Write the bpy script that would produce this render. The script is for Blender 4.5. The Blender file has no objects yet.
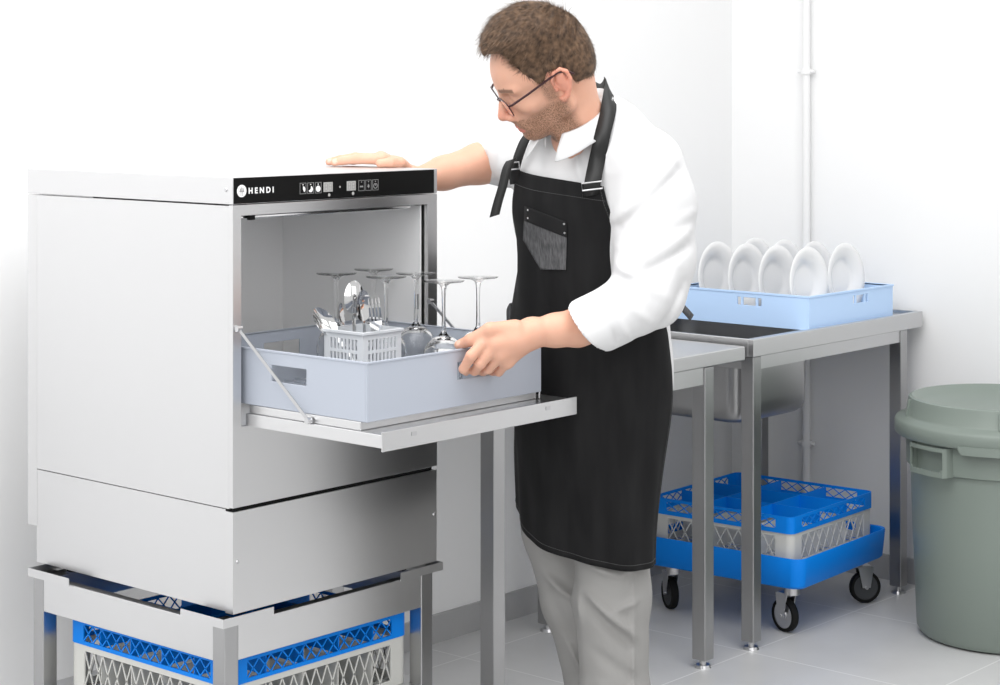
import bpy, bmesh, math, random
import numpy as np
from mathutils import Vector, Matrix
from mathutils.bvhtree import BVHTree

# ------------------------------------------------------------------ camera, world, lights, exposure
scene = bpy.context.scene
COL = scene.collection
F_PX, HORIZON, YAW, CAM_H = 1955.97, 92.70, 0.8532, 1.5215
cam_data = bpy.data.cameras.new('camera')
cam_data.sensor_width = 36.0
cam_data.lens = F_PX * 36.0 / 1000.0
cam_data.shift_y = -(342.5 - HORIZON) / 1000.0
cam_data.clip_start = 0.05
cam = bpy.data.objects.new('camera', cam_data)
COL.objects.link(cam)
cam.location = (0, 0, CAM_H)
cam.rotation_euler = (math.pi / 2, 0, -YAW)
scene.camera = cam
SY, CY = math.sin(YAW), math.cos(YAW)

def W(r, d, z):
    """a point given as metres right of, away from the viewpoint and above the floor"""
    return Vector((r * CY + d * SY, -r * SY + d * CY, z))

def RDZ(u, v, d):
    """metres (right, away, up) of the point seen at u, v at distance d"""
    return np.array([(u - 500.0) / F_PX * d, d, CAM_H - (v - HORIZON) * d / F_PX])

world = bpy.data.worlds.new('studio_world')
scene.world = world
world.use_nodes = True
wn = world.node_tree
wn.nodes['Background'].inputs[0].default_value = (1.0, 1.0, 1.0, 1)
wn.nodes['Background'].inputs[1].default_value = 0.78

def area(name, loc, target, sx, sy, power, col=(1, 1, 1)):
    L = bpy.data.lights.new(name, 'AREA')
    L.shape = 'RECTANGLE'; L.size = sx; L.size_y = sy; L.energy = power; L.color = col
    o = bpy.data.objects.new(name, L); COL.objects.link(o)
    o.location = loc
    o.rotation_euler = (Vector(target) - Vector(loc)).to_track_quat('-Z', 'Y').to_euler()
    return o
area('ceiling_softbox', (2.6, 2.2, 3.1), (2.9, 2.6, 0), 3.4, 2.2, 80)
area('added_left_light', (0.1, 1.6, 2.4), (3.0, 3.0, 1.1), 1.8, 2.0, 42)  # soft lamp added at the left, no window there; brightens machine side and chamber
area('front_softbox', (1.6, -0.9, 2.7), (3.6, 3.0, 1.0), 2.4, 1.8, 23)

vs = scene.view_settings
scene.display_settings.display_device = 'sRGB'
vs.view_transform = 'Standard'; vs.look = 'None'; vs.gamma = 1.0; vs.use_curve_mapping = False
vs.exposure = 0.0

# ------------------------------------------------------------------ materials
def srgb(c):
    return tuple(((x / 255.0) / 12.92 if x / 255.0 <= 0.04045 else ((x / 255.0 + 0.055) / 1.055) ** 2.4) for x in c)

def mat(name, col, rough=0.5, metal=0.0, spec=0.5, bump=None, noise=None, trans=0.0, ior=1.45, alpha=1.0, aniso=0, sss=0.0):
    m = bpy.data.materials.new(name); m.use_nodes = True
    nt = m.node_tree; b = nt.nodes['Principled BSDF']
    c = srgb(col) if max(col) > 1.5 else col
    b.inputs['Base Color'].default_value = (*c, 1)
    b.inputs['Roughness'].default_value = rough
    b.inputs['Metallic'].default_value = metal
    b.inputs['Specular IOR Level'].default_value = spec
    b.inputs['Transmission Weight'].default_value = trans
    b.inputs['IOR'].default_value = ior
    if aniso: b.inputs['Anisotropic'].default_value = aniso
    if sss:
        b.inputs['Subsurface Weight'].default_value = sss
        b.inputs['Subsurface Radius'].default_value = (0.012, 0.005, 0.003)
        b.inputs['Subsurface Scale'].default_value = 1.0
    if bump or noise:
        tc = nt.nodes.new('ShaderNodeTexCoord')
        mp = nt.nodes.new('ShaderNodeMapping'); nt.links.new(tc.outputs['Object'], mp.inputs[0])
        if bump:
            mp.inputs['Scale'].default_value = bump[0]
            n = nt.nodes.new('ShaderNodeTexNoise'); n.inputs['Scale'].default_value = 1.0; n.inputs['Detail'].default_value = 3
            nt.links.new(mp.outputs[0], n.inputs[0])
            bp = nt.nodes.new('ShaderNodeBump'); bp.inputs['Strength'].default_value = bump[1]; bp.inputs['Distance'].default_value = bump[2]
            nt.links.new(n.outputs[0], bp.inputs['Height']); nt.links.new(bp.outputs[0], b.inputs['Normal'])
        if noise:
            mp2 = nt.nodes.new('ShaderNodeMapping'); nt.links.new(tc.outputs['Object'], mp2.inputs[0])
            mp2.inputs['Scale'].default_value = noise[0]
            n2 = nt.nodes.new('ShaderNodeTexNoise'); n2.inputs['Scale'].default_value = 1.0; n2.inputs['Detail'].default_value = 4
            nt.links.new(mp2.outputs[0], n2.inputs[0])
            rp = nt.nodes.new('ShaderNodeValToRGB')
            rp.color_ramp.elements[0].position = 0.3; rp.color_ramp.elements[1].position = 0.7
            c2 = srgb(noise[1]) if max(noise[1]) > 1.5 else noise[1]
            rp.color_ramp.elements[0].color = (*c, 1); rp.color_ramp.elements[1].color = (*c2, 1)
            nt.links.new(n2.outputs[0], rp.inputs[0]); nt.links.new(rp.outputs[0], b.inputs['Base Color'])
    return m

M = {}
M['steel_v'] = mat('brushed_steel_vertical', (0.70, 0.70, 0.705), 0.34, 1.0, bump=((900, 900, 6), 0.06, 0.001))
M['steel_h'] = mat('brushed_steel_horizontal', (0.70, 0.70, 0.705), 0.30, 1.0, bump=((5, 5, 700), 0.10, 0.001))
M['steel_t'] = mat('table_steel', (0.60, 0.60, 0.605), 0.32, 1.0, bump=((5, 5, 700), 0.10, 0.001))
M['steel_leg'] = mat('satin_steel_tube', (0.44, 0.44, 0.445), 0.30, 1.0, bump=((700, 700, 5), 0.08, 0.001))
M['steel_in'] = mat('chamber_steel', (0.92, 0.92, 0.92), 0.45, 0.4, bump=((4, 4, 500), 0.05, 0.001))
M['chrome'] = mat('polished_steel', (0.82, 0.82, 0.82), 0.09, 1.0)
M['cutlery'] = mat('cutlery_steel', (0.75, 0.75, 0.75), 0.07, 1.0)
M['black_gloss'] = mat('black_glass_panel', (0.006, 0.006, 0.006), 0.4, spec=0.12)
M['black'] = mat('black_rubber', (0.010, 0.010, 0.010), 0.7, spec=0.2)
M['white_ink'] = mat('white_print', (0.85, 0.85, 0.85), 0.5)
M['grey_ink'] = mat('grey_print', (0.30, 0.30, 0.30), 0.5)
M['display'] = mat('segment_display', (0.42, 0.42, 0.41), 0.3)
M['display_d'] = mat('segment_display_digit', (0.22, 0.22, 0.22), 0.3)
M['wall'] = mat('white_wall_paint', (0.84, 0.84, 0.84), 0.85, spec=0.2, bump=((60, 60, 60), 0.05, 0.002))
M['basket'] = mat('grey_blue_plastic', (170, 176, 187), 0.42)
M['cutl_basket'] = mat('pale_grey_plastic', (205, 208, 212), 0.45)
M['lightblue'] = mat('light_blue_plastic', (186, 214, 248), 0.4)
M['blue'] = mat('bright_blue_plastic', (0, 130, 232), 0.45, spec=0.25)
M['offwhite'] = mat('off_white_plastic', (205, 205, 200), 0.45)
M['china'] = mat('white_porcelain', (0.83, 0.83, 0.83), 0.12, spec=0.6)
M['bin'] = mat('grey_green_plastic', (124, 134, 127), 0.38, bump=((200, 200, 200), 0.05, 0.001))
M['rubber_grey'] = mat('grey_wheel_rubber', (70, 72, 74), 0.6)
M['zinc'] = mat('zinc_plated_steel', (0.62, 0.62, 0.63), 0.3, 1.0)
M['pipe'] = mat('white_pipe_paint', (0.78, 0.78, 0.78), 0.4)
M['glass'] = mat('clear_glass', (1, 1, 1), 0.0, trans=1.0, ior=1.33)

def tile_material(name, base, grout, gx, gy, sp, gw, rough=0.3):
    m = bpy.data.materials.new(name); m.use_nodes = True
    nt = m.node_tree; b = nt.nodes['Principled BSDF']
    geo = nt.nodes.new('ShaderNodeNewGeometry'); sep = nt.nodes.new('ShaderNodeSeparateXYZ')
    nt.links.new(geo.outputs['Position'], sep.inputs[0])
    def M_(op, a, bb=None):
        n = nt.nodes.new('ShaderNodeMath'); n.operation = op
        for i, x in enumerate((a, bb)):
            if x is None: continue
            if isinstance(x, (int, float)): n.inputs[i].default_value = x
            else: nt.links.new(x, n.inputs[i])
        return n.outputs[0]
    ds = []
    for out, g in ((sep.outputs[0], gx), (sep.outputs[1], gy)):
        if g is None: continue
        t = M_('FRACT', M_('DIVIDE', M_('ADD', out, sp * 100 - g), sp))
        t = M_('MULTIPLY', M_('MINIMUM', t, M_('SUBTRACT', 1.0, t)), sp)
        ds.append(t)
    dmin = ds[0] if len(ds) == 1 else M_('MINIMUM', ds[0], ds[1])
    is_g = M_('LESS_THAN', dmin, gw)
    n1 = nt.nodes.new('ShaderNodeTexNoise'); n1.inputs['Scale'].default_value = 3.0; n1.inputs['Detail'].default_value = 5
    nt.links.new(geo.outputs['Position'], n1.inputs[0])
    rp = nt.nodes.new('ShaderNodeValToRGB')
    rp.color_ramp.elements[0].position = 0.3; rp.color_ramp.elements[1].position = 0.72
    rp.color_ramp.elements[0].color = (*srgb(base[0]), 1); rp.color_ramp.elements[1].color = (*srgb(base[1]), 1)
    nt.links.new(n1.outputs[0], rp.inputs[0])
    mx = nt.nodes.new('ShaderNodeMix'); mx.data_type = 'RGBA'
    nt.links.new(is_g, mx.inputs[0]); nt.links.new(rp.outputs[0], mx.inputs[6])
    mx.inputs[7].default_value = (*srgb(grout), 1)
    nt.links.new(mx.outputs[2], b.inputs['Base Color'])
    b.inputs['Roughness'].default_value = rough
    return m
M['floor'] = tile_material('grey_stone_tiles', ((194, 194, 194), (207, 207, 207)), (226, 226, 226), 4.455, 2.99, 0.55, 0.0022, 0.34)
M['skirting'] = tile_material('grey_skirting_tiles', ((166, 166, 167), (178, 178, 178)), (194, 194, 194), 4.455, 2.99, 0.55, 0.0015, 0.4)

# ------------------------------------------------------------------ mesh helpers
ORG = {}
def tag(o, label=None, cat=None, group=None, kind=None):
    if label: o['label'] = label
    if cat: o['category'] = cat
    if group: o['group'] = group
    if kind: o['kind'] = kind
    return o

def empty(name, loc=(0, 0, 0), rz=0.0, label=None, cat=None, group=None, local=False):
    """local=True: the children are built round the origin and the empty carries them to loc"""
    o = bpy.data.objects.new(name, None); COL.objects.link(o)
    o.empty_display_size = 0.05
    o.location = loc; o.rotation_euler = (0, 0, rz)
    ORG[o.name] = Vector((0, 0, 0)) if local else Vector(loc)
    return tag(o, label, cat, group)

def link_mesh(name, verts, faces, material, parent=None, sharp=35, bevel=0.0, smooth=True, segs=2):
    org = ORG[parent.name] if parent is not None else Vector((0, 0, 0))
    me = bpy.data.meshes.new(name)
    me.from_pydata([tuple(Vector(v) - org) for v in verts], [], [tuple(f) for f in faces])
    me.validate()
    mats = material if isinstance(material, (list, tuple)) else [material]
    for m in mats: me.materials.append(m)
    if smooth:
        me.polygons.foreach_set('use_smooth', [True] * len(me.polygons))
        if sharp is not None: me.set_sharp_from_angle(angle=math.radians(sharp))
    me.update()
    o = bpy.data.objects.new(name, me); COL.objects.link(o)
    if parent is not None: o.parent = parent
    ORG[o.name] = org.copy()
    if bevel:
        bv = o.modifiers.new('bevel', 'BEVEL'); bv.width = bevel; bv.segments = segs; bv.limit_method = 'ANGLE'; bv.angle_limit = math.radians(40)
        bv.harden_normals = True
    return o

class MB:
    def __init__(s): s.v = []; s.f = []
    def add(s, vs, fs):
        n = len(s.v); s.v += [Vector(v) for v in vs]; s.f += [tuple(i + n for i in f) for f in fs]; return s
    def box(s, x0, y0, z0, x1, y1, z1):
        return s.add([(x0, y0, z0), (x1, y0, z0), (x1, y1, z0), (x0, y1, z0), (x0, y0, z1), (x1, y0, z1), (x1, y1, z1), (x0, y1, z1)],
                     [(0, 3, 2, 1), (4, 5, 6, 7), (0, 1, 5, 4), (1, 2, 6, 5), (2, 3, 7, 6), (3, 0, 4, 7)])
    def bar(s, p0, p1, w, t, up=(0, 0, 1)):
        """a rectangular bar from p0 to p1: w across, t along up"""
        p0, p1 = Vector(p0), Vector(p1); a = (p1 - p0).normalized(); u = Vector(up)
        side = a.cross(u).normalized(); u = side.cross(a).normalized()
        vs = []
        for p in (p0, p1):
            for sx, sz in ((-1, -1), (1, -1), (1, 1), (-1, 1)): vs.append(p + side * (w / 2 * sx) + u * (t / 2 * sz))
        return s.add(vs, [(3, 2, 1, 0), (4, 5, 6, 7), (0, 1, 5, 4), (1, 2, 6, 5), (2, 3, 7, 6), (3, 0, 4, 7)])
    def cyl(s, p0, p1, r0, r1=None, n=20, caps=True):
        r1 = r0 if r1 is None else r1
        p0, p1 = Vector(p0), Vector(p1); a = (p1 - p0).normalized()
        x = a.orthogonal().normalized(); y = a.cross(x)
        vs = []
        for p, r in ((p0, r0), (p1, r1)):
            for i in range(n):
                t = 2 * math.pi * i / n; vs.append(p + x * (r * math.cos(t)) + y * (r * math.sin(t)))
        fs = [(i, (i + 1) % n, n + (i + 1) % n, n + i) for i in range(n)]
        if caps: fs += [tuple(range(n - 1, -1, -1)), tuple(range(n, 2 * n))]
        return s.add(vs, fs)
    def tube(s, pts, r, n=10, caps=True):
        pts = [Vector(p) for p in pts]; vs = []; m = len(pts)
        rr = r if isinstance(r, (list, tuple)) else [r] * m
        prev = None
        for i, p in enumerate(pts):
            t = (pts[min(i + 1, m - 1)] - pts[max(i - 1, 0)]).normalized()
            x = t.orthogonal().normalized() if prev is None else (prev - t * prev.dot(t)).normalized()
            prev = x; y = t.cross(x)
            for k in range(n):
                a = 2 * math.pi * k / n; vs.append(p + x * (rr[i] * math.cos(a)) + y * (rr[i] * math.sin(a)))
        fs = []
        for i in range(m - 1):
            for k in range(n): fs.append((i * n + k, i * n + (k + 1) % n, (i + 1) * n + (k + 1) % n, (i + 1) * n + k))
        if caps: fs += [tuple(range(n - 1, -1, -1)), tuple(range((m - 1) * n, m * n))]
        return s.add(vs, fs)
    def lathe(s, prof, c=(0, 0, 0), n=48, a0=0.0, a1=2 * math.pi, closed=False):
        """prof: (radius, z) pairs turned about the vertical through c; closed joins last to first"""
        vs = []; fs = []; full = abs(a1 - a0 - 2 * math.pi) < 1e-6; k = n if full else n + 1; m = len(prof)
        for i in range(k):
            t = a0 + (a1 - a0) * i / n
            for r, z in prof: vs.append((c[0] + r * math.cos(t), c[1] + r * math.sin(t), c[2] + z))
        for i in range(n):
            j = (i + 1) % k
            for q in range(m if closed else m - 1):
                q2 = (q + 1) % m
                fs.append((i * m + q, j * m + q, j * m + q2, i * m + q2))
        s.add(vs, fs)
        return s
    def prism(s, poly, o, ax, ay, az, t):
        """polygon in the (ax, ay) plane at o, thickness t along az"""
        o, ax, ay, az = Vector(o), Vector(ax), Vector(ay), Vector(az); n = len(poly)
        vs = [o + ax * p[0] + ay * p[1] for p in poly] + [o + ax * p[0] + ay * p[1] + az * t for p in poly]
        fs = [tuple(range(n - 1, -1, -1)), tuple(range(n, 2 * n))] + [(i, (i + 1) % n, n + (i + 1) % n, n + i) for i in range(n)]
        return s.add(vs, fs)
    def panel(s, o, ax, ay, Wd, Hh, t, holes=()):
        """a plate Wd x Hh from o along ax, ay, thickness t along ax x ay, with rectangular holes (x0,y0,x1,y1)"""
        o, ax, ay = Vector(o), Vector(ax), Vector(ay); az = ax.cross(ay)
        xs = sorted({0, Wd} | {h[0] for h in holes} | {h[2] for h in holes}); ys = sorted({0, Hh} | {h[1] for h in holes} | {h[3] for h in holes})
        def solid(i, j):
            if i < 0 or j < 0 or i >= len(xs) - 1 or j >= len(ys) - 1: return False
            cx, cy = (xs[i] + xs[i + 1]) / 2, (ys[j] + ys[j + 1]) / 2
            return not any(h[0] < cx < h[2] and h[1] < cy < h[3] for h in holes)
        base = len(s.v); nx, ny = len(xs), len(ys)
        vs = []
        for k in (0, 1):
            for j in range(ny):
                for i in range(nx): vs.append(o + ax * xs[i] + ay * ys[j] + az * (t * k))
        idx = lambda i, j, k: k * nx * ny + j * nx + i
        fs = []
        for j in range(ny - 1):
            for i in range(nx - 1):
                if not solid(i, j): continue
                fs.append((idx(i, j, 0), idx(i, j + 1, 0), idx(i + 1, j + 1, 0), idx(i + 1, j, 0)))
                fs.append((idx(i, j, 1), idx(i + 1, j, 1), idx(i + 1, j + 1, 1), idx(i, j + 1, 1)))
                if not solid(i - 1, j): fs.append((idx(i, j, 0), idx(i, j, 1), idx(i, j + 1, 1), idx(i, j + 1, 0)))
                if not solid(i + 1, j): fs.append((idx(i + 1, j, 0), idx(i + 1, j + 1, 0), idx(i + 1, j + 1, 1), idx(i + 1, j, 1)))
                if not solid(i, j - 1): fs.append((idx(i, j, 0), idx(i + 1, j, 0), idx(i + 1, j, 1), idx(i, j, 1)))
                if not solid(i, j + 1): fs.append((idx(i, j + 1, 0), idx(i, j + 1, 1), idx(i + 1, j + 1, 1), idx(i + 1, j + 1, 0)))
        return s.add(vs, fs)
    def build(s, name, m, parent=None, **kw):
        return link_mesh(name, s.v, s.f, m, parent, **kw)

def copy_tree(o, parent=None):
    c = o.copy(); COL.objects.link(c)
    if parent is not None: c.parent = parent
    for ch in list(o.children): copy_tree(ch, c)
    return c

# ------------------------------------------------------------------ setting
WX, WY = 5.41, 3.6976     # side wall face, back wall face
tag(MB().box(-1.5, -2.0, -0.05, WX + 0.1, WY + 0.1, 0.0).build('floor', M['floor'], smooth=False), kind='structure')
tag(MB().box(-1.5, WY, 0, WX + 0.1, WY + 0.1, 3.4).build('wall_back', M['wall'], smooth=False), kind='structure')
tag(MB().box(WX, -2.0, 0, WX + 0.1, WY, 3.4).build('wall_right', M['wall'], smooth=False), kind='structure')
tag(MB().box(-1.5, WY - 0.010, 0, WX - 0.010, WY, 0.078).build('baseboard_back', M['skirting'], smooth=False), kind='structure')
tag(MB().box(WX - 0.010, -2.0, 0, WX, WY - 0.0, 0.078).build('baseboard_right', M['skirting'], smooth=False), kind='structure')

# wall pipe on the side wall
t = empty('wall_pipe', (WX - 0.03, 3.394, 0), label='thin white vertical pipe clamped to the wall behind the sink table', cat='pipe')
MB().cyl((WX - 0.024, 3.394, 0.0), (WX - 0.024, 3.394, 3.3), 0.0125, n=20).build('pipe', M['pipe'], t)
for z in (0.395, 1.59, 2.7):
    b = MB().cyl((WX - 0.024, 3.394, z - 0.009), (WX - 0.024, 3.394, z + 0.009), 0.018, n=20).box(WX - 0.024, 3.388, z - 0.006, WX, 3.400, z + 0.006)
    b.cyl((WX - 0.024, 3.364, z), (WX - 0.024, 3.424, z), 0.006, n=10)
    b.build('pipe_clamp', M['pipe'], t)

# ------------------------------------------------------------------ steel tables
def leg_with_foot(parent, x, y, s, ztop, m):
    l = MB().box(x, y, 0.022, x + s, y + s, ztop).build('leg', m, parent, bevel=0.0025)
    b = MB().cyl((x + s / 2, y + s / 2, 0.0), (x + s / 2, y + s / 2, 0.008), 0.022, 0.019, n=24)
    b.cyl((x + s / 2, y + s / 2, 0.008), (x + s / 2, y + s / 2, 0.024), 0.009, n=12)
    b.build('foot', M['zinc'], l)

TYF, TYB = 2.981, 3.62
t = empty('work_table', (3.83, 3.3, 0), label='low-edged stainless work table directly behind the man, its top empty', cat='table')
MB().box(3.26, TYF - 0.004, 0.798, 4.419, TYB, 0.836).build('tabletop', M['steel_t'], t, bevel=0.003)
ap = MB()
ap.box(3.395, TYF + 0.004, 0.752, 4.238, TYF + 0.022, 0.797); ap.box(3.395, 3.502, 0.752, 4.238, 3.52, 0.797)
ap.box(3.40, TYF + 0.03, 0.752, 3.415, 3.50, 0.797); ap.box(4.25, TYF + 0.03, 0.752, 4.265, 3.50, 0.797)
ap.build('apron_rail', M['steel_t'], t)
for x in (3.393, 4.236):
    for y in (TYF, 3.515): leg_with_foot(t, x, y, 0.042, 0.797, M['steel_leg'])

t = empty('sink_table', (4.9, 3.3, 0), label='stainless sink table with a deep hanging bowl, beside the side wall', cat='sink table')
b = MB()   # raised rim round a recessed top with the opening of the bowl
x0, x1 = 4.456, 5.385
zt, zr, zb = 0.850, 0.840, 0.802
b.box(x0, TYF - 0.006, zb, x1, TYF + 0.012, zt); b.box(x0, TYB - 0.02, zb, x1, TYB, zt)
b.box(x0, TYF + 0.012, zb, x0 + 0.012, TYB - 0.02, zt); b.box(x1 - 0.012, TYF + 0.012, zb, x1, TYB - 0.02, zt)
b.build('rim', M['steel_t'], t, bevel=0.002)
BX0, BX1, BY0, BY1 = 4.50, 4.865, 3.045, 3.50
MB().panel((x0 + 0.012, TYF + 0.012, zr - 0.008), (1, 0, 0), (0, 1, 0), x1 - x0 - 0.024, TYB - TYF - 0.032, 0.008,
           [(BX0 - x0 - 0.012, BY0 - TYF - 0.012, BX1 - x0 - 0.012, BY1 - TYF - 0.012)]).build('tabletop', M['steel_t'], t)
ap = MB()
ap.box(4.505, TYF + 0.004, 0.765, 5.262, TYF + 0.02, 0.802); ap.box(4.505, 3.502, 0.765, 5.262, 3.52, 0.802)
ap.box(4.47, TYF + 0.042, 0.765, 4.485, 3.48, 0.802); ap.box(5.27, TYF + 0.042, 0.765, 5.285, 3.48, 0.802)
ap.build('apron_rail', M['steel_t'], t)
for x in (4.4635, 5.262):
    for y in (TYF, 3.482): leg_with_foot(t, x, y, 0.040, 0.801, M['steel_leg'])
# bowl: rounded-rectangle rings, outside and inside
def rrect(xa, ya, xb, yb, r, z, n=7):
    out = []
    for cx, cy, a in ((xb - r, yb - r, 0), (xa + r, yb - r, 90), (xa + r, ya + r, 180), (xb - r, ya + r, 270)):
        for i in range(n + 1):
            q = math.radians(a + 90.0 * i / n); out.append((cx + r * math.cos(q), cy + r * math.sin(q), z))
    return out
def ring_loft(b, rings, cap0=False, cap1=False):
    n = len(rings[0]); vs = [p for r in rings for p in r]; fs = []
    for i in range(len(rings) - 1):
        for k in range(n): fs.append((i * n + k, i * n + (k + 1) % n, (i + 1) * n + (k + 1) % n, (i + 1) * n + k))
    if cap0: fs.append(tuple(range(n - 1, -1, -1)))
    if cap1: fs.append(tuple(range((len(rings) - 1) * n, len(rings) * n)))
    return b.add(vs, fs)
b = MB(); rings = []
for ins, z in ((0.040, 0.600), (0.022, 0.604), (0.008, 0.615), (0.001, 0.635), (0.0, 0.66), (0, 0.839)):
    rings.append(rrect(BX0 + ins, BY0 + ins, BX1 - ins, BY1 - ins, 0.055 - ins * 0.5, z))
for ins, z in ((0.002, 0.839), (0.002, 0.66), (0.004, 0.636), (0.011, 0.618), (0.026, 0.608), (0.045, 0.604)):
    rings.append(rrect(BX0 + ins, BY0 + ins, BX1 - ins, BY1 - ins, 0.055 - ins * 0.5, z))
ring_loft(b, rings, True, True).build('sink_bowl', M['steel_leg'], t, sharp=60)
MB().cyl((4.79, 3.22, 0.0), (4.79, 3.22, 0.60), 0.0105, n=16).cyl((4.79, 3.22, 0.57), (4.79, 3.22, 0.601), 0.028, n=20).build('drain_pipe', M['steel_leg'], t)

# ------------------------------------------------------------------ equipment stand
X0, Y0, X1, Y1 = 2.459, 2.818, 3.027, 3.474
t = empty('dishwasher_stand', (2.73, 3.1, 0), label='square-tube steel stand with corner brackets carrying the dishwasher', cat='stand')
SX0, SX1, SY0, SY1, sl = 2.436, 3.010, 2.815, 3.42, 0.035
for x in (SX0, SX1 - sl):
    for y in (SY0, SY1 - sl): leg_with_foot(t, x, y, sl, 0.514, M['steel_leg'])
b = MB(); rt, rb = 0.514, 0.444
b.box(SX0 + sl, SY0 + 0.001, rb, SX1 - sl, SY0 + 0.022, rt); b.box(SX0 + sl, SY1 - 0.022, rb, SX1 - sl, SY1 - 0.001, rt)
b.box(SX0 + 0.001, SY0 + sl, rb, SX0 + 0.022, SY1 - sl, rt); b.box(SX1 - 0.022, SY0 + sl, rb, SX1 - 0.001, SY1 - sl, rt)
b.build('top_rail', M['steel_h'], t, bevel=0.0015)
for cx, sx in ((SX0 - 0.006, 1), (SX1 + 0.028, -1)):
    for cy, sy in ((SY0 - 0.003, 1), (SY1 + 0.010, -1)):
        b = MB()
        ex, ey = cx + sx * 0.128, cy + sy * (0.125 if sy > 0 else 0.14)
        lo = lambda a, c: (min(a, c), max(a, c))
        xa, xb = lo(cx, ex); ya, yb = lo(cy, cy + sy * 0.002); b.box(xa, ya, 0.512, xb, yb, 0.529)
        xa, xb = lo(cx, cx + sx * 0.002); ya, yb = lo(cy + sy * 0.002, ey); b.box(xa, ya, 0.512, xb, yb, 0.529)
        xa, xb = lo(cx + sx * 0.002, cx + sx * 0.06); ya, yb = lo(cy + sy * 0.002, cy + sy * 0.06); b.box(xa, ya, 0.514, xb, yb, 0.5155)
        b.build('corner_bracket', M['steel_h'], t)
b = MB(); b.box(SX0 + 0.004, SY0 + 0.036, 0.262, SX1 - 0.004, SY1 - 0.036, 0.282); b.box(SX0 + sl, SY0 + 0.004, 0.262, SX1 - sl, SY0 + 0.036, 0.282); b.box(SX0 + sl, SY1 - 0.036, 0.262, SX1 - sl, SY1 - 0.004, 0.282)
b.build('shelf', M['steel_h'], t)

# ------------------------------------------------------------------ dishwasher
t = empty('dishwasher', ((X0 + X1) / 2, (Y0 + Y1) / 2, 0.531), label='stainless front-loading glasswasher with its door folded down and a black control strip', cat='dishwasher')
ZB = 0.531
MB().box(X0, Y0, 1.309, X1, Y1, 1.361).build('top_cover', M['steel_v'], t, bevel=0.0015)
# body: side skins, rear box, front frame
b = MB()
b.box(X0 + 0.0005, Y0 + 0.012, 0.7305, X0 + 0.0125, Y1 - 0.034, 1.3065)
b.build('side_panel', M['steel_v'], t, bevel=0.001)
b = MB(); b.box(X1 - 0.0125, Y0 + 0.012, 0.7305, X1 - 0.0005, Y1 - 0.034, 1.3065); b.build('side_panel', M['steel_v'], t, bevel=0.001)
MB().box(X0 + 0.002, Y1 - 0.032, 0.609, X1 - 0.002, Y1 + 0.001, 1.306).build('rear_housing', M['steel_v'], t, bevel=0.001)
OX0, OX1, OZ0, OZ1 = 2.4805, 2.998, 0.886, 1.287
MB().panel((X0, Y0 + 0.012, 0.733), (1, 0, 0), (0, 0, 1), X1 - X0, 1.308 - 0.733, 0.012, [(OX0 - X0, OZ0 - 0.733, OX1 - X0, OZ1 - 0.733)]).build('front_frame', M['steel_h'], t, bevel=0.001)
# inner channel round the opening
b = MB()
b.box(OX1 - 0.0055, Y0 + 0.016, OZ0, OX1 + 0.003, Y0 + 0.05, OZ1)
b.box(OX0 - 0.003, Y0 + 0.012, OZ0, OX0, Y0 + 0.06, OZ1)
b.box(OX0, Y0 + 0.012, OZ1, OX1, Y0 + 0.06, OZ1 + 0.003)
b.build('door_channel', M['steel_leg'], t)
MB().box(OX0 + 0.004, Y0 + 0.020, OZ1 - 0.0085, OX1 - 0.03, Y0 + 0.034, OZ1 - 0.0005).build('top_bar', M['chrome'], t, bevel=0.003)
MB().box(OX0 + 0.030, Y0 + 0.010, OZ1 - 0.010, OX0 + 0.044, Y0 + 0.019, OZ1 + 0.000).build('door_catch', M['black'], t, bevel=0.001)
# wash chamber
CX0, CX1, CYB, CZ0, CZ1 = 2.484, 2.988, 3.255, 0.880, 1.284
b = MB()
b.box(CX0 - 0.004, Y0 + 0.06, CZ0, CX0, CYB, CZ1); b.box(CX1, Y0 + 0.0135, CZ0, CX1 + 0.004, CYB, CZ1)
b.box(CX0 - 0.004, CYB, CZ0, CX1 + 0.004, CYB + 0.004, CZ1); b.box(CX0 - 0.004, Y0 + 0.06, CZ1, CX1 + 0.004, CYB + 0.004, CZ1 + 0.004)
b.box(CX0 - 0.004, Y0 + 0.012, CZ0 - 0.004, CX1 + 0.004, CYB + 0.004, CZ0)
b.build('wash_chamber', M['steel_in'], t)
MB().box(CX1 - 0.004, 2.836, 1.066, CX1, 2.843, 1.098).build('slot_plate', M['black'], t)
# lower plinth section
MB().box(X0 + 0.003, Y0 + 0.024, ZB + 0.003, X0 + 0.008, Y1 - 0.03, 0.7285).build('lower_side_panel', M['steel_v'], t)
MB().box(X1 - 0.008, Y0 + 0.024, ZB + 0.003, X1 - 0.003, Y1 - 0.03, 0.7285).build('lower_side_panel', M['steel_v'], t)
b = MB(); b.box(X0 + 0.001, Y0 + 0.001, ZB + 0.001, X1 - 0.001, Y0 + 0.005, 0.7255)
b.box(X0 + 0.001, Y0 + 0.005, ZB + 0.001, X0 + 0.005, Y0 + 0.0225, 0.7255); b.box(X1 - 0.005, Y0 + 0.005, ZB + 0.001, X1 - 0.001, Y0 + 0.0225, 0.7255)
b.build('kick_panel', M['steel_h'], t)
MB().box(X0 + 0.009, Y0 + 0.008, ZB + 0.004, X1 - 0.009, Y1 - 0.031, 0.735).build('base_tray', M['black'], t)
MB().box(X0 + 0.013, CYB + 0.01, 0.735, X1 - 0.013, Y1 - 0.034, 1.309).build('rear_panel', M['steel_v'], t)
for x in (X0 + 0.06, X1 - 0.06):
    for y in (Y0 + 0.06, Y1 - 0.09): MB().cyl((x, y, 0.5155), (x, y, ZB + 0.005), 0.02, n=20).build('foot', M['black'], t)
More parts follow.
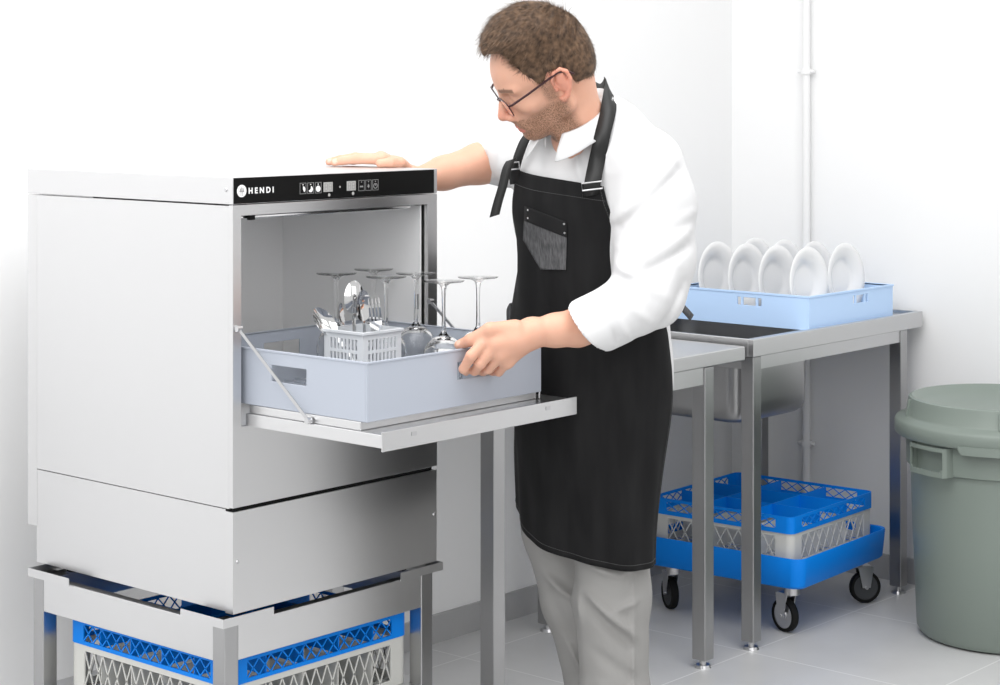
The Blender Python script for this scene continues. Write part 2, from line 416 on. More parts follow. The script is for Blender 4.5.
for p in ((X0 + 0.0125, Y0 + 0.0002, 0.630), (X1 - 0.0085, Y0 + 0.0002, 0.632)):
    MB().cyl((p[0], p[1] + 0.001, p[2]), (p[0], p[1] - 0.002, p[2]), 0.0042, 0.0032, n=14).build('screw', M['zinc'], t)
MB().cyl((X0, 2.838, 1.337), (X0 - 0.002, 2.838, 1.337), 0.0042, 0.0034, n=14).build('screw', M['zinc'], t)
# control strip
cp = MB().box(X0 + 0.0015, Y0 - 0.0015, 1.3105, X1 - 0.0115, Y0 + 0.001, 1.3595).build('control_panel', M['black_gloss'], t)
YP = Y0 - 0.0016
def flat(b, poly, th=0.0004): return b.prism([(x, z) for x, z in poly], (0, YP, 0), (1, 0, 0), (0, 0, 1), (0, -1, 0), th)
def circ(cx, cz, r, n=24, a0=0, a1=360, ry=None):
    ry = r if ry is None else ry
    return [(cx + r * math.cos(math.radians(a0 + (a1 - a0) * i / n)), cz + ry * math.sin(math.radians(a0 + (a1 - a0) * i / n))) for i in range(n if a1 - a0 == 360 else n + 1)]
b = MB(); flat(b, circ(2.4795, 1.3345, 0.0118, 28)); b.build('round_logo', M['white_ink'], cp)
b = MB()
def flat2(b, poly): return b.prism(poly, (0, YP - 0.0005, 0), (1, 0, 0), (0, 0, 1), (0, -1, 0), 0.0003)
for k in (-1, 0, 1): flat2(b, [(2.4795 + k * 0.0036 - 0.0012, 1.3345), (2.4795 + k * 0.0036 + 0.0012, 1.3345), (2.4795 + k * 0.0036 + 0.0012, 1.3415 - abs(k) * 0.002), (2.4795 + k * 0.0036 - 0.0012, 1.3415 - abs(k) * 0.002)])
flat2(b, [(2.4735, 1.3325), (2.4855, 1.3325), (2.4855, 1.3350), (2.4735, 1.3350)])
for k in (-1, 1): flat2(b, [(2.4795 + k * 0.0022 - 0.0006, 1.325), (2.4795 + k * 0.0022 + 0.0006, 1.325), (2.4795 + k * 0.0022 + 0.0006, 1.3325), (2.4795 + k * 0.0022 - 0.0006, 1.3325)])
b.build('logo_mark', M['grey_ink'], cp)
def text_obj(name, s, size, loc, material, parent, bold=0.0, spacing=1.0):
    cu = bpy.data.curves.new(name, 'FONT'); cu.body = s; cu.size = size; cu.extrude = 0.0002; cu.offset = bold; cu.space_character = spacing
    tmp = bpy.data.objects.new(name + '_curve', cu); COL.objects.link(tmp)
    me = bpy.data.meshes.new_from_object(tmp.evaluated_get(bpy.context.evaluated_depsgraph_get()))
    vs = [Vector((loc[0] + v.co.x, loc[1] - v.co.z, loc[2] + v.co.y)) for v in me.vertices]
    fs = [tuple(p.vertices) for p in me.polygons]
    bpy.data.objects.remove(tmp)
    return link_mesh(name, vs, fs, material, parent, smooth=False)
text_obj('brand_lettering', 'HENDI', 0.0155, (2.4965, YP - 0.0001, 1.3290), M['white_ink'], cp, bold=0.0005, spacing=1.60)
def frame(b, cx, cz, w, h, tk=0.0007):
    for (xa, za, xb, zb_) in ((-w, -h, w, -h + tk), (-w, h - tk, w, h), (-w, -h + tk, -w + tk, h - tk), (w - tk, -h + tk, w, h - tk)):
        flat(b, [(cx + xa, cz + za), (cx + xb, cz + za), (cx + xb, cz + zb_), (cx + xa, cz + zb_)])
bx = [2.6385, 2.6590, 2.6795, 2.8000, 2.8200, 2.8400]
for i, x in enumerate(bx):
    b = MB(); zc = 1.3335
    frame(b, x, zc, 0.0084, 0.0108)
    btn = b.build('button', M['grey_ink'], cp); b = MB()
    flat(b, [(x - 0.0012, zc + 0.0062), (x + 0.0012, zc + 0.0062), (x + 0.0012, zc + 0.0082), (x - 0.0012, zc + 0.0082)])
    zi = zc - 0.002
    if i == 0: flat(b, [(x, zi + 0.0062), (x, zi)] + circ(x, zi, 0.0062, 14, -60, 80))
    if i == 1: flat(b, [(x, zi)] + circ(x, zi, 0.0062, 18, -150, 80))
    if i == 2: flat(b, circ(x, zi, 0.0062, 24))
    if i == 3:
        for k in (-1, 0, 1): flat(b, circ(x + k * 0.003, zi, 0.0017, 10))
    if i == 4: flat(b, [(x, zi + 0.005), (x - 0.003, zi), (x, zi - 0.004), (x + 0.003, zi)])
    if i == 5:
        for k in range(12):
            if k in (3,): continue
            a, c2 = math.radians(k * 30 - 15), math.radians(k * 30 + 15)
            flat(b, [(x + q * math.cos(w), zi + q * math.sin(w)) for q, w in ((0.0058, a), (0.0058, c2), (0.0044, c2), (0.0044, a))])
        flat(b, [(x - 0.0007, zi), (x + 0.0007, zi), (x + 0.0007, zi + 0.005), (x - 0.0007, zi + 0.005)])
    b.build('button_symbol', M['white_ink'] if i < 3 else M['grey_ink'], btn)
for x in (2.7065, 2.7710):
    b = MB(); flat(b, [(x - 0.0125, 1.3245), (x + 0.0125, 1.3245), (x + 0.0125, 1.3435), (x - 0.0125, 1.3435)]); dsp = b.build('display', M['display'], cp)
    b = MB()
    for k in (-1, 1):
        cx = x + k * 0.0055
        for za in (-0.0068, -0.0004, 0.006): flat2(b, [(cx - 0.003, 1.334 + za), (cx + 0.003, 1.334 + za), (cx + 0.003, 1.3348 + za), (cx - 0.003, 1.3348 + za)])
        for q in (-0.0038, 0.003): flat2(b, [(cx + q, 1.328), (cx + q + 0.0008, 1.328), (cx + q + 0.0008, 1.340), (cx + q, 1.340)])
    b.build('digit', M['display_d'], dsp)
for x, z, r in ((2.7095, 1.3180, 0.0032), (2.776, 1.3185, 0.0034), (2.7395, 1.3330, 0.0020)):
    b = MB(); flat(b, circ(x, z, r, 16)); b.build('indicator', M['display'], cp)

# door, folded down
DX0, DX1, DY0, DY1 = 2.490, 3.040, 2.4525, Y0 - 0.001
door = MB().box(DX0, DY0 + 0.001, 0.886, DX1, DY1, 0.9105).build('door', M['steel_h'], t, bevel=0.0015)
b = MB().panel((DX0 - 0.001, DY0 + 0.0015, 0.880), (1, 0, 0), (0, 0, 1), DX1 - DX0 + 0.002, 0.0355, 0.0035,
               [(0.075, 0.021, 0.086, 0.0255), (0.455, 0.021, 0.466, 0.0255)])
b.build('door_front', M['steel_h'], door, bevel=0.001)
MB().box(2.4955, 2.512, 0.9105, 2.988, DY1 - 0.004, 0.9268).build('door_liner', M['steel_h'], door, bevel=0.002)
for x in (DX0 + 0.076, DX0 + 0.456): MB().box(x - 0.002, DY0 - 0.003, 0.8995, x + 0.011, DY0 - 0.001, 0.9075).build('slot_trim', M['zinc'], door)
for (xa, ya, za, xb, yb, zb_) in ((2.468, 2.812, 1.074, 2.487, 2.640, 0.916), (3.0, 2.812, 1.083, 3.004, 2.60, 0.916)):
    a_, c_ = Vector((xa, ya, za)), Vector((xb, yb, zb_))
    MB().bar(a_, c_, 0.003, 0.0055, up=(0, 0.6, 0.8)).cyl(a_ - Vector((0.006, 0, 0)), a_ + Vector((0.006, 0, 0)), 0.006, n=12).cyl(c_ - Vector((0.005, 0, 0)), c_ + Vector((0.005, 0, 0)), 0.006, n=12).build('support_arm', M['zinc'], t)
b = MB(); b.tube([(2.993, 2.508, 0.912), (2.993, 2.508, 0.925), (2.993, 2.512, 0.937), (2.993, 2.520, 0.941), (2.993, 2.528, 0.937), (2.993, 2.532, 0.925), (2.993, 2.532, 0.912)], 0.0018, n=8)
b.build('wire_loop', M['zinc'], door)

# ------------------------------------------------------------------ grey-blue basket on the door
GX0, GX1, GY0, GY1, GZ0, GZ1, th = 2.4965, 2.985, 2.4965, 2.985, 0.927, 1.0345, 0.004
t = empty('washing_basket', ((GX0 + GX1) / 2, (GY0 + GY1) / 2, GZ0), label='grey-blue plastic washing basket pulled out onto the open dishwasher door', cat='basket')
L = GX1 - GX0; Hh = GZ1 - GZ0
fh = (2.738 - GX0, 0.050, 2.834 - GX0, 0.084)
MB().panel((GX0, GY0 + th, GZ0), (1, 0, 0), (0, 0, 1), L, Hh, th, [fh]).build('wall', M['basket'], t, bevel=0.001)
MB().panel((GX1, GY1 - th, GZ0), (-1, 0, 0), (0, 0, 1), L, Hh, th, [(0.20, 0.050, 0.30, 0.084)]).build('wall', M['basket'], t, bevel=0.001)
MB().panel((GX0 + th, GY1 - th, GZ0), (0, -1, 0), (0, 0, 1), L - 2 * th, Hh, th, [(GY1 - th - 2.752, 0.050, GY1 - th - 2.656, 0.081)]).build('wall', M['basket'], t, bevel=0.001)
MB().panel((GX1 - th, GY0 + th, GZ0), (0, 1, 0), (0, 0, 1), L - 2 * th, Hh, th, [(0.19, 0.050, 0.29, 0.082)]).build('wall', M['basket'], t, bevel=0.001)
b = MB()
b.box(GX0 - 0.0015, GY0 - 0.0015, GZ1 - 0.003, GX1 + 0.0015, GY0 + th, GZ1 + 0.001); b.box(GX0 - 0.0015, GY1 - th, GZ1 - 0.003, GX1 + 0.0015, GY1 + 0.0015, GZ1 + 0.001)
b.box(GX0 - 0.0015, GY0 + th, GZ1 - 0.003, GX0 + th, GY1 - th, GZ1 + 0.001); b.box(GX1 - th, GY0 + th, GZ1 - 0.003, GX1 + 0.0015, GY1 - th, GZ1 + 0.001)
b.build('rim', M['basket'], t, bevel=0.0008)
b = MB(); n = 16; s_ = (L - 2 * th) / n
for i in range(1, n): b.box(GX0 + th + i * s_ - 0.0015, GY0 + th, GZ0, GX0 + th + i * s_ + 0.0015, GY1 - th, GZ0 + 0.005)
for i in range(1, n): b.box(GX0 + th, GY0 + th + i * s_ - 0.0015, GZ0 + 0.0002, GX1 - th, GY0 + th + i * s_ + 0.0015, GZ0 + 0.0048)
b.build('base_grid', M['basket'], t)
FLOOR_Z = GZ0 + 0.005

# ------------------------------------------------------------------ cutlery basket and cutlery
KX0, KX1, KY0, KY1, KZ0, KZ1 = 2.6605, 2.766, 2.6715, 2.779, FLOOR_Z + 0.0003, 1.060
t = empty('cutlery_basket', ((KX0 + KX1) / 2, (KY0 + KY1) / 2, KZ0), label='small pale grey slotted cutlery basket standing in the washing basket', cat='basket')
def slotted(o, ax, Wd):
    holes = []; n = 8; m = 0.012
    for row, (za, zb_) in enumerate(((0.018, 0.050), (0.058, 0.085), (0.091, 0.112))):
        for i in range(n):
            w = (Wd - 2 * m) / n; holes.append((m + i * w + w * 0.22, za, m + (i + 1) * w - w * 0.22, zb_))
    return MB().panel(o, ax, (0, 0, 1), Wd, KZ1 - KZ0, 0.0025, holes)
slotted((KX0, KY0 + 0.0025, KZ0), (1, 0, 0), KX1 - KX0).build('slotted_side', M['cutl_basket'], t)
slotted((KX1, KY1 - 0.0025, KZ0), (-1, 0, 0), KX1 - KX0).build('slotted_side', M['cutl_basket'], t)
slotted((KX0 + 0.0025, KY1 - 0.0025, KZ0), (0, -1, 0), KY1 - KY0 - 0.005).build('slotted_side', M['cutl_basket'], t)
slotted((KX1 - 0.0025, KY0 + 0.0025, KZ0), (0, 1, 0), KY1 - KY0 - 0.005).build('slotted_side', M['cutl_basket'], t)
b = MB()
e = 0.004
b.box(KX0 - e, KY0 - e, KZ1 - 0.006, KX1 + e, KY0 + 0.0026, KZ1); b.box(KX0 - e, KY1 - 0.0026, KZ1 - 0.006, KX1 + e, KY1 + e, KZ1)
b.box(KX0 - e, KY0 + 0.0026, KZ1 - 0.006, KX0 + 0.0026, KY1 - 0.0026, KZ1); b.box(KX1 - 0.0026, KY0 + 0.0026, KZ1 - 0.006, KX1 + e, KY1 - 0.0026, KZ1)
b.build('rim', M['cutl_basket'], t, bevel=0.0012)
MB().box(KX0 + 0.0025, KY0 + 0.0025, KZ0, KX1 - 0.0025, KY1 - 0.0025, KZ0 + 0.003).build('base', M['cutl_basket'], t)

def spoon_mesh(b, hl, bl, bw):
    """handle from z=0 up to hl, then the bowl (hl..hl+bl); lies in the xz plane, bowl hollow towards -y"""
    n = 14; rows = []
    for i in range(n + 1):
        s = i / n; z = hl * s; w = 0.0055 - 0.0022 * math.sin(min(1, s * 1.1) * math.pi / 2) ; rows.append((z, w, 0.0012, 0))
    for i in range(1, 27):
        s = 0.5 - 0.5 * math.cos(math.pi * i / 26.0); e_s = 2 * (s ** 0.85) - 1; w = max(0.0028 * (1 - s) , bw / 2 * math.sqrt(max(0.0, 1 - e_s * e_s))) + 0.0004; rows.append((hl + bl * s, w, 0.0010, math.sin(math.pi * s) * 0.008))
    vs = []; fs = []; K = 7
    for z, w, tk, dep in rows:
        for side in (0, 1):
            for k in range(K):
                q = -1 + 2 * k / (K - 1); vs.append((q * w, dep * (1 - q * q) + (tk if side else 0), z))
    R = 2 * K
    for i in range(len(rows) - 1):
        a, c = i * R, (i + 1) * R
        for k in range(K - 1):
            fs.append((a + k, a + k + 1, c + k + 1, c + k)); fs.append((a + K + k, c + K + k, c + K + k + 1, a + K + k + 1))
        fs.append((a, c, c + K, a + K)); fs.append((a + K - 1, a + 2 * K - 1, c + 2 * K - 1, c + K - 1))
    fs.append(tuple(range(K)) + tuple(range(2 * K - 1, K - 1, -1)))
    e_ = (len(rows) - 1) * R; fs.append(tuple(range(e_ + K - 1, e_ - 1, -1)) + tuple(range(e_ + K, e_ + 2 * K)))
    return b.add(vs, fs)
def fork_mesh(b):
    hl = 0.125
    n = 10; out = []
    prof = [(0.0, 0.0058), (0.05, 0.0045), (0.11, 0.0035), (0.125, 0.0045), (0.133, 0.0095), (0.145, 0.0115), (0.153, 0.0118)]
    vs = []; fs = []
    for z, w in prof:
        y = -0.006 * max(0, (z - 0.12) / 0.03)
        vs += [(-w, y, z), (w, y, z), (w, y + 0.0014, z), (-w, y + 0.0014, z)]
    for i in range(len(prof) - 1):
        a, c = 4 * i, 4 * i + 4
        for k in range(4): fs.append((a + k, a + (k + 1) % 4, c + (k + 1) % 4, c + k))
    fs += [(3, 2, 1, 0)]; e_ = 4 * (len(prof) - 1); fs.append((e_, e_ + 1, e_ + 2, e_ + 3))
    b.add(vs, fs)
    for k in range(4):
        xc = -0.0099 + k * 0.0066
        zs = [0.153, 0.170, 0.185, 0.196, 0.200]; ws = [0.0019, 0.0017, 0.0015, 0.0012, 0.0005]; ys = [-0.0066, -0.0075, -0.006, -0.0025, -0.001]
        vs = []; fs = []
        for z, w, y in zip(zs, ws, ys): vs += [(xc - w, y, z), (xc + w, y, z), (xc + w, y + 0.0014, z), (xc - w, y + 0.0014, z)]
        for i in range(4):
            a, c = 4 * i, 4 * i + 4
            for q in range(4): fs.append((a + q, a + (q + 1) % 4, c + (q + 1) % 4, c + q))
        fs += [(3, 2, 1, 0), (16, 17, 18, 19)]
        b.add(vs, fs)
    return b
def piece(name, fn, foot, tip, roll, label, material='cutlery', group='cutlery standing in the slotted basket'):
    """fn built round the origin standing up; then placed from foot towards tip, hollow side turned by roll"""
    b = MB(); fn(b)
    o = b.build(name, M[material], None, sharp=50)
    d = (Vector(tip) - Vector(foot)).normalized()
    q = Vector((0, 0, 1)).rotation_difference(d)
    o.rotation_mode = 'QUATERNION'
    n0 = q @ Vector((0, -1, 0)); want = Vector((0, 0, CAM_H)) - Vector(tip); want = (want - d * want.dot(d)).normalized()
    base_roll = math.atan2(n0.cross(want).dot(d), n0.dot(want))
    o.rotation_quaternion = q @ Matrix.Rotation(base_roll + roll, 4, 'Z').to_quaternion()
    o.location = foot
    tag(o, label, 'cutlery', group)
    return o
zf = KZ0 + 0.0045

piece('table_spoon', lambda b: spoon_mesh(b, 0.140, 0.064, 0.036), (2.730, 2.700, zf), (2.649, 2.793, 1.098), 0.35, 'bright steel spoon leaning out over the outer corner of the cutlery basket')
piece('table_spoon', lambda b: spoon_mesh(b, 0.150, 0.064, 0.040), (2.712, 2.748, zf), W(*RDZ(354, 289, 3.86)), math.pi + 0.3, 'upright dark-reflecting spoon, tallest of the cutlery behind the fork')
piece('table_spoon', lambda b: spoon_mesh(b, 0.140, 0.062, 0.038), (2.722, 2.722, zf), W(*RDZ(363, 294, 3.815)), 0.75, 'spoon with dark hollow between the fork and the tallest spoon')
piece('dinner_fork', fork_mesh, (2.732, 2.694, zf), W(*RDZ(373, 292, 3.765)), 0.1, 'steel fork with four tines at the front of the cutlery basket')
piece('dessert_spoon', lambda b: spoon_mesh(b, 0.125, 0.050, 0.026), (2.694, 2.752, zf), W(*RDZ(341, 303, 3.89)), 1.15, 'narrow spoon seen edge-on between the leaning spoon and the tallest one')

# ------------------------------------------------------------------ wine glasses, upside down
def glass_profile():
    outer = [(0.030, 0.0), (0.0335, 0.020), (0.0385, 0.040), (0.0415, 0.058), (0.0405, 0.075), (0.035, 0.091), (0.024, 0.103), (0.012, 0.110), (0.0052, 0.118), (0.0040, 0.135), (0.0036, 0.165), (0.0042, 0.195), (0.0075, 0.209), (0.020, 0.2145), (0.0385, 0.2165), (0.0392, 0.2178), (0.0385, 0.2188), (0.0, 0.2195)]
    inner = [(0.0, 0.1045), (0.010, 0.1035), (0.0225, 0.0985), (0.0335, 0.0875), (0.0389, 0.0735), (0.0400, 0.058), (0.0371, 0.040), (0.0322, 0.020), (0.0290, 0.0004)]
    return outer, inner
def make_glass():
    t = empty('wine_glass', (0, 0, 0), local=True)
    outer, inner = glass_profile()
    pr = inner + outer
    def sub(p, k=3):
        out = []
        for i in range(len(p) - 1):
            p0, p1, p2, p3 = p[max(i - 1, 0)], p[i], p[i + 1], p[min(i + 2, len(p) - 1)]
            for j in range(k):
                u = j / k
                out.append(tuple(0.5 * ((2 * p1[c]) + (-p0[c] + p2[c]) * u + (2 * p0[c] - 5 * p1[c] + 4 * p2[c] - p3[c]) * u * u + (-p0[c] + 3 * p1[c] - 3 * p2[c] + p3[c]) * u ** 3) for c in (0, 1)))
        return out + [p[-1]]
    io, oo = sub(inner), sub(outer)
    cut_b = next(i for i, p in enumerate(oo) if p[1] >= 0.1175)
    b = MB().lathe([(max(r, 0.0), z) for r, z in io + oo[:cut_b + 1]] + [(0.0, oo[cut_b][1])], n=40); b.build('bowl', M['glass'], t, sharp=80)
    cut_s = next(i for i, p in enumerate(oo) if p[1] >= 0.203)
    b = MB().lathe([(0.0, oo[cut_b][1] + 0.00005)] + [(r, z + 0.00005) for r, z in oo[cut_b:cut_s + 1]] + [(0.0, oo[cut_s][1] + 0.00005)], n=20); b.build('stem', M['glass'], t, sharp=80)
    b = MB().lathe([(0.0, oo[cut_s][1] + 0.0001)] + [(max(r, 0.0), z + 0.0001) for r, z in oo[cut_s:]], n=40); b.build('foot', M['glass'], t, sharp=80)
    return t
g0 = make_glass()
spots = [(2.939, 2.624, 'upturned wine glass nearest the hand that grips the basket'),
         (2.833, 2.620, 'upturned wine glass at the near rim, between the hand and the cutlery basket'),
         (2.916, 2.775, 'upturned wine glass before the chamber edge, beside the right support arm'),
         (2.822, 2.768, 'upturned wine glass close beside the cutlery basket'),
         (2.924, 2.905, 'upturned wine glass rising tall right behind the fork'),
         (2.806, 2.895, 'upturned wine glass furthest into the chamber, behind the leaning spoon')]
for i, (x, y, lb) in enumerate(spots):
    o = g0 if i == 0 else copy_tree(g0)
    o.location = (x, y, FLOOR_Z + 0.0003); tag(o, lb, 'glass', 'wine glasses upside down in the basket')

# ------------------------------------------------------------------ lattice racks
def lattice_side(b, o, ax, az_out, Wd, z0, z1, thk, top, bot, ends, n):
    """a rack side: solid strips at top, bottom and ends and a diamond lattice between; o is the outer lower corner, thickness goes inwards"""
    o, ax = Vector(o), Vector(ax); inn = -Vector(az_out); zv = Vector((0, 0, 1))
    H = z1 - z0
    def bx(xa, za, xb, zb_, dp=1.0):
        vs = []
        for k in (0, thk * dp):
            for x, z in ((xa, za), (xb, za), (xb, zb_), (xa, zb_)): vs.append(o + ax * x + zv * z + inn * k)
        b.add(vs, [(0, 1, 2, 3), (7, 6, 5, 4), (0, 4, 5, 1), (1, 5, 6, 2), (2, 6, 7, 3), (3, 7, 4, 0)])
    bx(0, H - top, Wd, H); bx(0, 0, Wd, bot); bx(0, bot, ends, H - top); bx(Wd - ends, bot, Wd, H - top)
    xa, xb, za, zb_ = ends, Wd - ends, bot, H - top
    cw = (xb - xa) / n; w = 0.0026
    def clip_bar(p, q):
        a = o + ax * p[0] + zv * p[1] + inn * (thk * 0.35); c = o + ax * q[0] + zv * q[1] + inn * (thk * 0.35)
        b.bar(a, c, thk * 0.6, w, up=(zv if abs((q[1] - p[1])) < 1e9 else zv))
    for i in range(0, n):
        for sgn in (1, -1):
            xs, xe = xa + (i + (0.0 if sgn > 0 else 1.0)) * cw, xa + (i + (1.0 if sgn > 0 else 0.0)) * cw
            zs, ze = za, zb_
            pts = []
            for (px, pz, qx, qz) in ((xs, zs, xe, ze),):
                dx = qx - px
                t0, t1 = 0.0, 1.0
                for lim, s in ((xa, 1), (xb, -1)):
                    # keep s*(x-lim) >= 0
                    f0, f1 = s * (px - lim), s * (qx - lim)
                    if f0 < 0 and f1 < 0: t0, t1 = 1, 0
                    elif f0 < 0: t0 = max(t0, -f0 / (f1 - f0))
                    elif f1 < 0: t1 = min(t1, f0 / (f0 - f1))
                if t1 - t0 > 0.03: clip_bar((px + dx * t0, pz + (qz - pz) * t0), (px + dx * t1, pz + (qz - pz) * t1))
    # ribs on the inside seen through the lattice
    return b

def make_rack(name, m, S, H, top, bot, ends, n, div=0, floor=True, mats_in=None):
    t = empty(name, (0, 0, 0), local=True)
    h = S / 2; c = 0.020; tk = 0.0035
    for ax, out, o in (((1, 0, 0), (0, -1, 0), (-h + c, -h, 0)), ((0, 1, 0), (1, 0, 0), (h, -h + c, 0)), ((-1, 0, 0), (0, 1, 0), (h - c, h, 0)), ((0, -1, 0), (-1, 0, 0), (-h, h - c, 0))):
        lattice_side(MB(), o, ax, out, S - 2 * c, 0, H, tk, top, bot, ends, n).build('lattice_side', m, t, smooth=False) if False else None
        b = MB(); lattice_side(b, o, ax, out, S - 2 * c, 0, H, tk, top, bot, ends, n); b.build('lattice_side', m, t, smooth=False)
    for k, (sx, sy) in enumerate(((1, 1), (-1, 1), (-1, -1), (1, -1))):
        b = MB(); prof = []
        vs = []; fs = []; N = 8
        for r in (c, c - tk):
            for z in (0, H):
                for i in range(N + 1):
                    a = math.radians(90 * k + 90 * i / N); vs.append((sx * (h - c) + r * math.cos(a), sy * (h - c) + r * math.sin(a), z))
        q = N + 1
        for i in range(N):
            fs += [(i, i + 1, q + i + 1, q + i), (2 * q + i, 3 * q + i, 3 * q + i + 1, 2 * q + i + 1), (q + i, q + i + 1, 3 * q + i + 1, 3 * q + i), (i, 2 * q + i, 2 * q + i + 1, i + 1)]
        b.add(vs, fs); b.build('corner', m, t, sharp=50)
    if floor:
        b = MB(); k = 14; s = (S - 2 * tk) / k
        for i in range(1, k):
            b.box(-h + tk + i * s - 0.0015, -h + tk, 0, -h + tk + i * s + 0.0015, h - tk, 0.006)
            b.box(-h + tk, -h + tk + i * s - 0.0015, 0.0002, h - tk, -h + tk + i * s + 0.0015, 0.0058)
        b.build('base_grid', m, t)
    if div:
        b = MB(); s = (S - 2 * tk) / div
        for i in range(1, div):
            b.box(-h + tk + i * s - 0.0012, -h + tk, 0.002, -h + tk + i * s + 0.0012, h - tk, H - 0.006)
            b.box(-h + tk, -h + tk + i * s - 0.0012, 0.0022, h - tk, -h + tk + i * s + 0.0012, H - 0.0062)
        b.build('divider', m, t)
    return t

# under the dishwasher
r = make_rack('glass_rack', M['offwhite'], 0.496, 0.100, 0.012, 0.014, 0.030, 13, div=5)
tag(r, 'off-white lattice dish rack on the shelf of the dishwasher stand, under a blue one', 'dish rack', 'off-white lattice racks'); r.location = (2.7235, 3.10, 0.2825)
r2 = make_rack('rack_extender', M['blue'], 0.499, 0.049, 0.007, 0.008, 0.030, 13, div=5, floor=False)
tag(r2, 'bright blue lattice rack extender on the rack inside the dishwasher stand', 'rack extender', 'blue lattice rack extenders'); r2.location = (2.7235, 3.10, 0.3827)

# ------------------------------------------------------------------ dolly with racks under the sink table
DRZ = 0.055
DC = (4.878, 3.215)
t = empty('rack_dolly', (DC[0], DC[1], 0), DRZ, label='blue wheeled rack dolly on the floor under the sink table', cat='dolly', local=True)
S = 0.530; b = MB(); rings = []
def rr(h_, r_, z): return rrect(-h_, -h_, h_, h_, r_, z, 6)
rings = [rr(S / 2 - 0.010, 0.03, 0.139), rr(S / 2 - 0.003, 0.035, 0.146), rr(S / 2 + 0.004, 0.038, 0.222), rr(S / 2 + 0.002, 0.036, 0.226), rr(S / 2 - 0.004, 0.034, 0.224), rr(S / 2 - 0.010, 0.032, 0.170)]
ring_loft(b, rings, True, True); b.build('tray', M['blue'], t, sharp=40)
wheel0 = None
for k, (sx, sy, ang, lk) in enumerate(((-1, -1, 1.25, 0), (1, -1, -0.75, 0), (-1, 1, 0.95, 0), (1, 1, 0.6, 0))):
    cx, cy = sx * 0.205, sy * 0.190
    if k == 0: cx, cy = -0.205, -0.205
    R = 0.0475; d = Vector((math.cos(ang), math.sin(ang), 0)); s_ = Vector((-d.y, d.x, 0)); off = d * 0.028
    w = Vector((cx, cy, 0)) + off; w.z = R
    b = MB()
    for q in (-1, 1):
        b.prism([(-0.012, 0), (0.012, 0), (0.022, 0.062), (-0.026, 0.062)], w + s_ * (q * 0.0155), d, (0, 0, 1), s_, 0.002 * q)
    b.bar(Vector((cx, cy, R + 0.064)) + off * 0.5 - d * 0.028, Vector((cx, cy, R + 0.064)) + off * 0.5 + d * 0.028, 0.036, 0.003)
    b.cyl((cx, cy, R + 0.064), (cx, cy, 0.139), 0.022, n=20)
    b.cyl(w - s_ * 0.02, w + s_ * 0.02, 0.005, n=10)
    c_ = b.build('caster', M['zinc'], t, sharp=40)
    b = MB()
    prof = [(R - 0.010, -0.0105), (R - 0.002, -0.0105), (R, -0.006), (R, 0.006), (R - 0.002, 0.0105), (R - 0.010, 0.0105)]
    def wheel_lathe(b, prof):
        n = 36; vs = []; fs = []; m = len(prof)
        for i in range(n):
            a = 2 * math.pi * i / n
            for rad, y in prof: vs.append(w + d * (rad * math.cos(a)) + Vector((0, 0, 1)) * (rad * math.sin(a)) + s_ * y)
        for i in range(n):
            for j in range(m): fs.append((i * m + j, i * m + (j + 1) % m, ((i + 1) % n) * m + (j + 1) % m, ((i + 1) % n) * m + j))
        return b.add(vs, fs)
    wheel_lathe(b, prof); b.build('tyre', M['black'], c_, sharp=40)
    b = MB(); b.cyl(w - s_ * 0.0085, w + s_ * 0.0085, R - 0.0095, n=30).cyl(w - s_ * 0.012, w + s_ * 0.012, 0.014, n=20); b.build('wheel_hub', M['rubber_grey'] if k != 0 else M['zinc'], c_, sharp=40)
r = make_rack('glass_rack', M['offwhite'], 0.470, 0.098, 0.010, 0.020, 0.034, 9, div=3)
tag(r, 'off-white lattice dish rack sitting in the blue dolly', 'dish rack', 'off-white lattice racks'); r.location = (4.870, 3.218, 0.1905); r.rotation_euler.z = 0.04
r2 = make_rack('rack_extender', M['blue'], 0.476, 0.047, 0.008, 0.012, 0.034, 9, div=3, floor=False)
tag(r2, 'bright blue rack extender divided in nine, topmost on the dolly', 'rack extender', 'blue lattice rack extenders'); r2.location = (4.870, 3.218, 0.2887); r2.rotation_euler.z = 0.04
# pale inner cross walls seen through the sides are part of each rack (divider)

# ------------------------------------------------------------------ light blue rack with plates on the sink table
PX0, PX1, PY0, PY1, PZ0, PZ1 = 4.795, 5.268, 3.012, 3.490, 0.8405, 0.938
t = empty('plate_rack', ((PX0 + PX1) / 2, (PY0 + PY1) / 2, PZ0), label='light blue plastic plate rack on the sink table, holding white plates', cat='dish rack')
def twall(o, ax, Wd, hole):
    MB().panel(o, ax, (0, 0, 1), Wd, PZ1 - PZ0, 0.0045, hole).build('wall', M['lightblue'], t, bevel=0.001)
Lx, Ly = PX1 - PX0, PY1 - PY0
def hs(c, s=0.0): return [(c - 0.042, 0.058, c - 0.030, 0.081), (c - 0.022, 0.058, c + 0.022, 0.081), (c + 0.030, 0.058, c + 0.042, 0.081)]
twall((PX0, PY0 + 0.0045, PZ0), (1, 0, 0), Lx, hs(Lx * 0.60))
twall((PX1, PY1 - 0.0045, PZ0), (-1, 0, 0), Lx, hs(Lx / 2))
twall((PX0 + 0.0045, PY1 - 0.0045, PZ0), (0, -1, 0), Ly - 0.009, hs(Ly / 2 + 0.03))
twall((PX1 - 0.0045, PY0 + 0.0045, PZ0), (0, 1, 0), Ly - 0.009, hs(Ly / 2))
b = MB(); e = 0.0022
b.box(PX0 - e, PY0 - e, PZ1 - 0.005, PX1 + e, PY0 + 0.0045, PZ1 + 0.001); b.box(PX0 - e, PY1 - 0.0045, PZ1 - 0.005, PX1 + e, PY1 + e, PZ1 + 0.001)
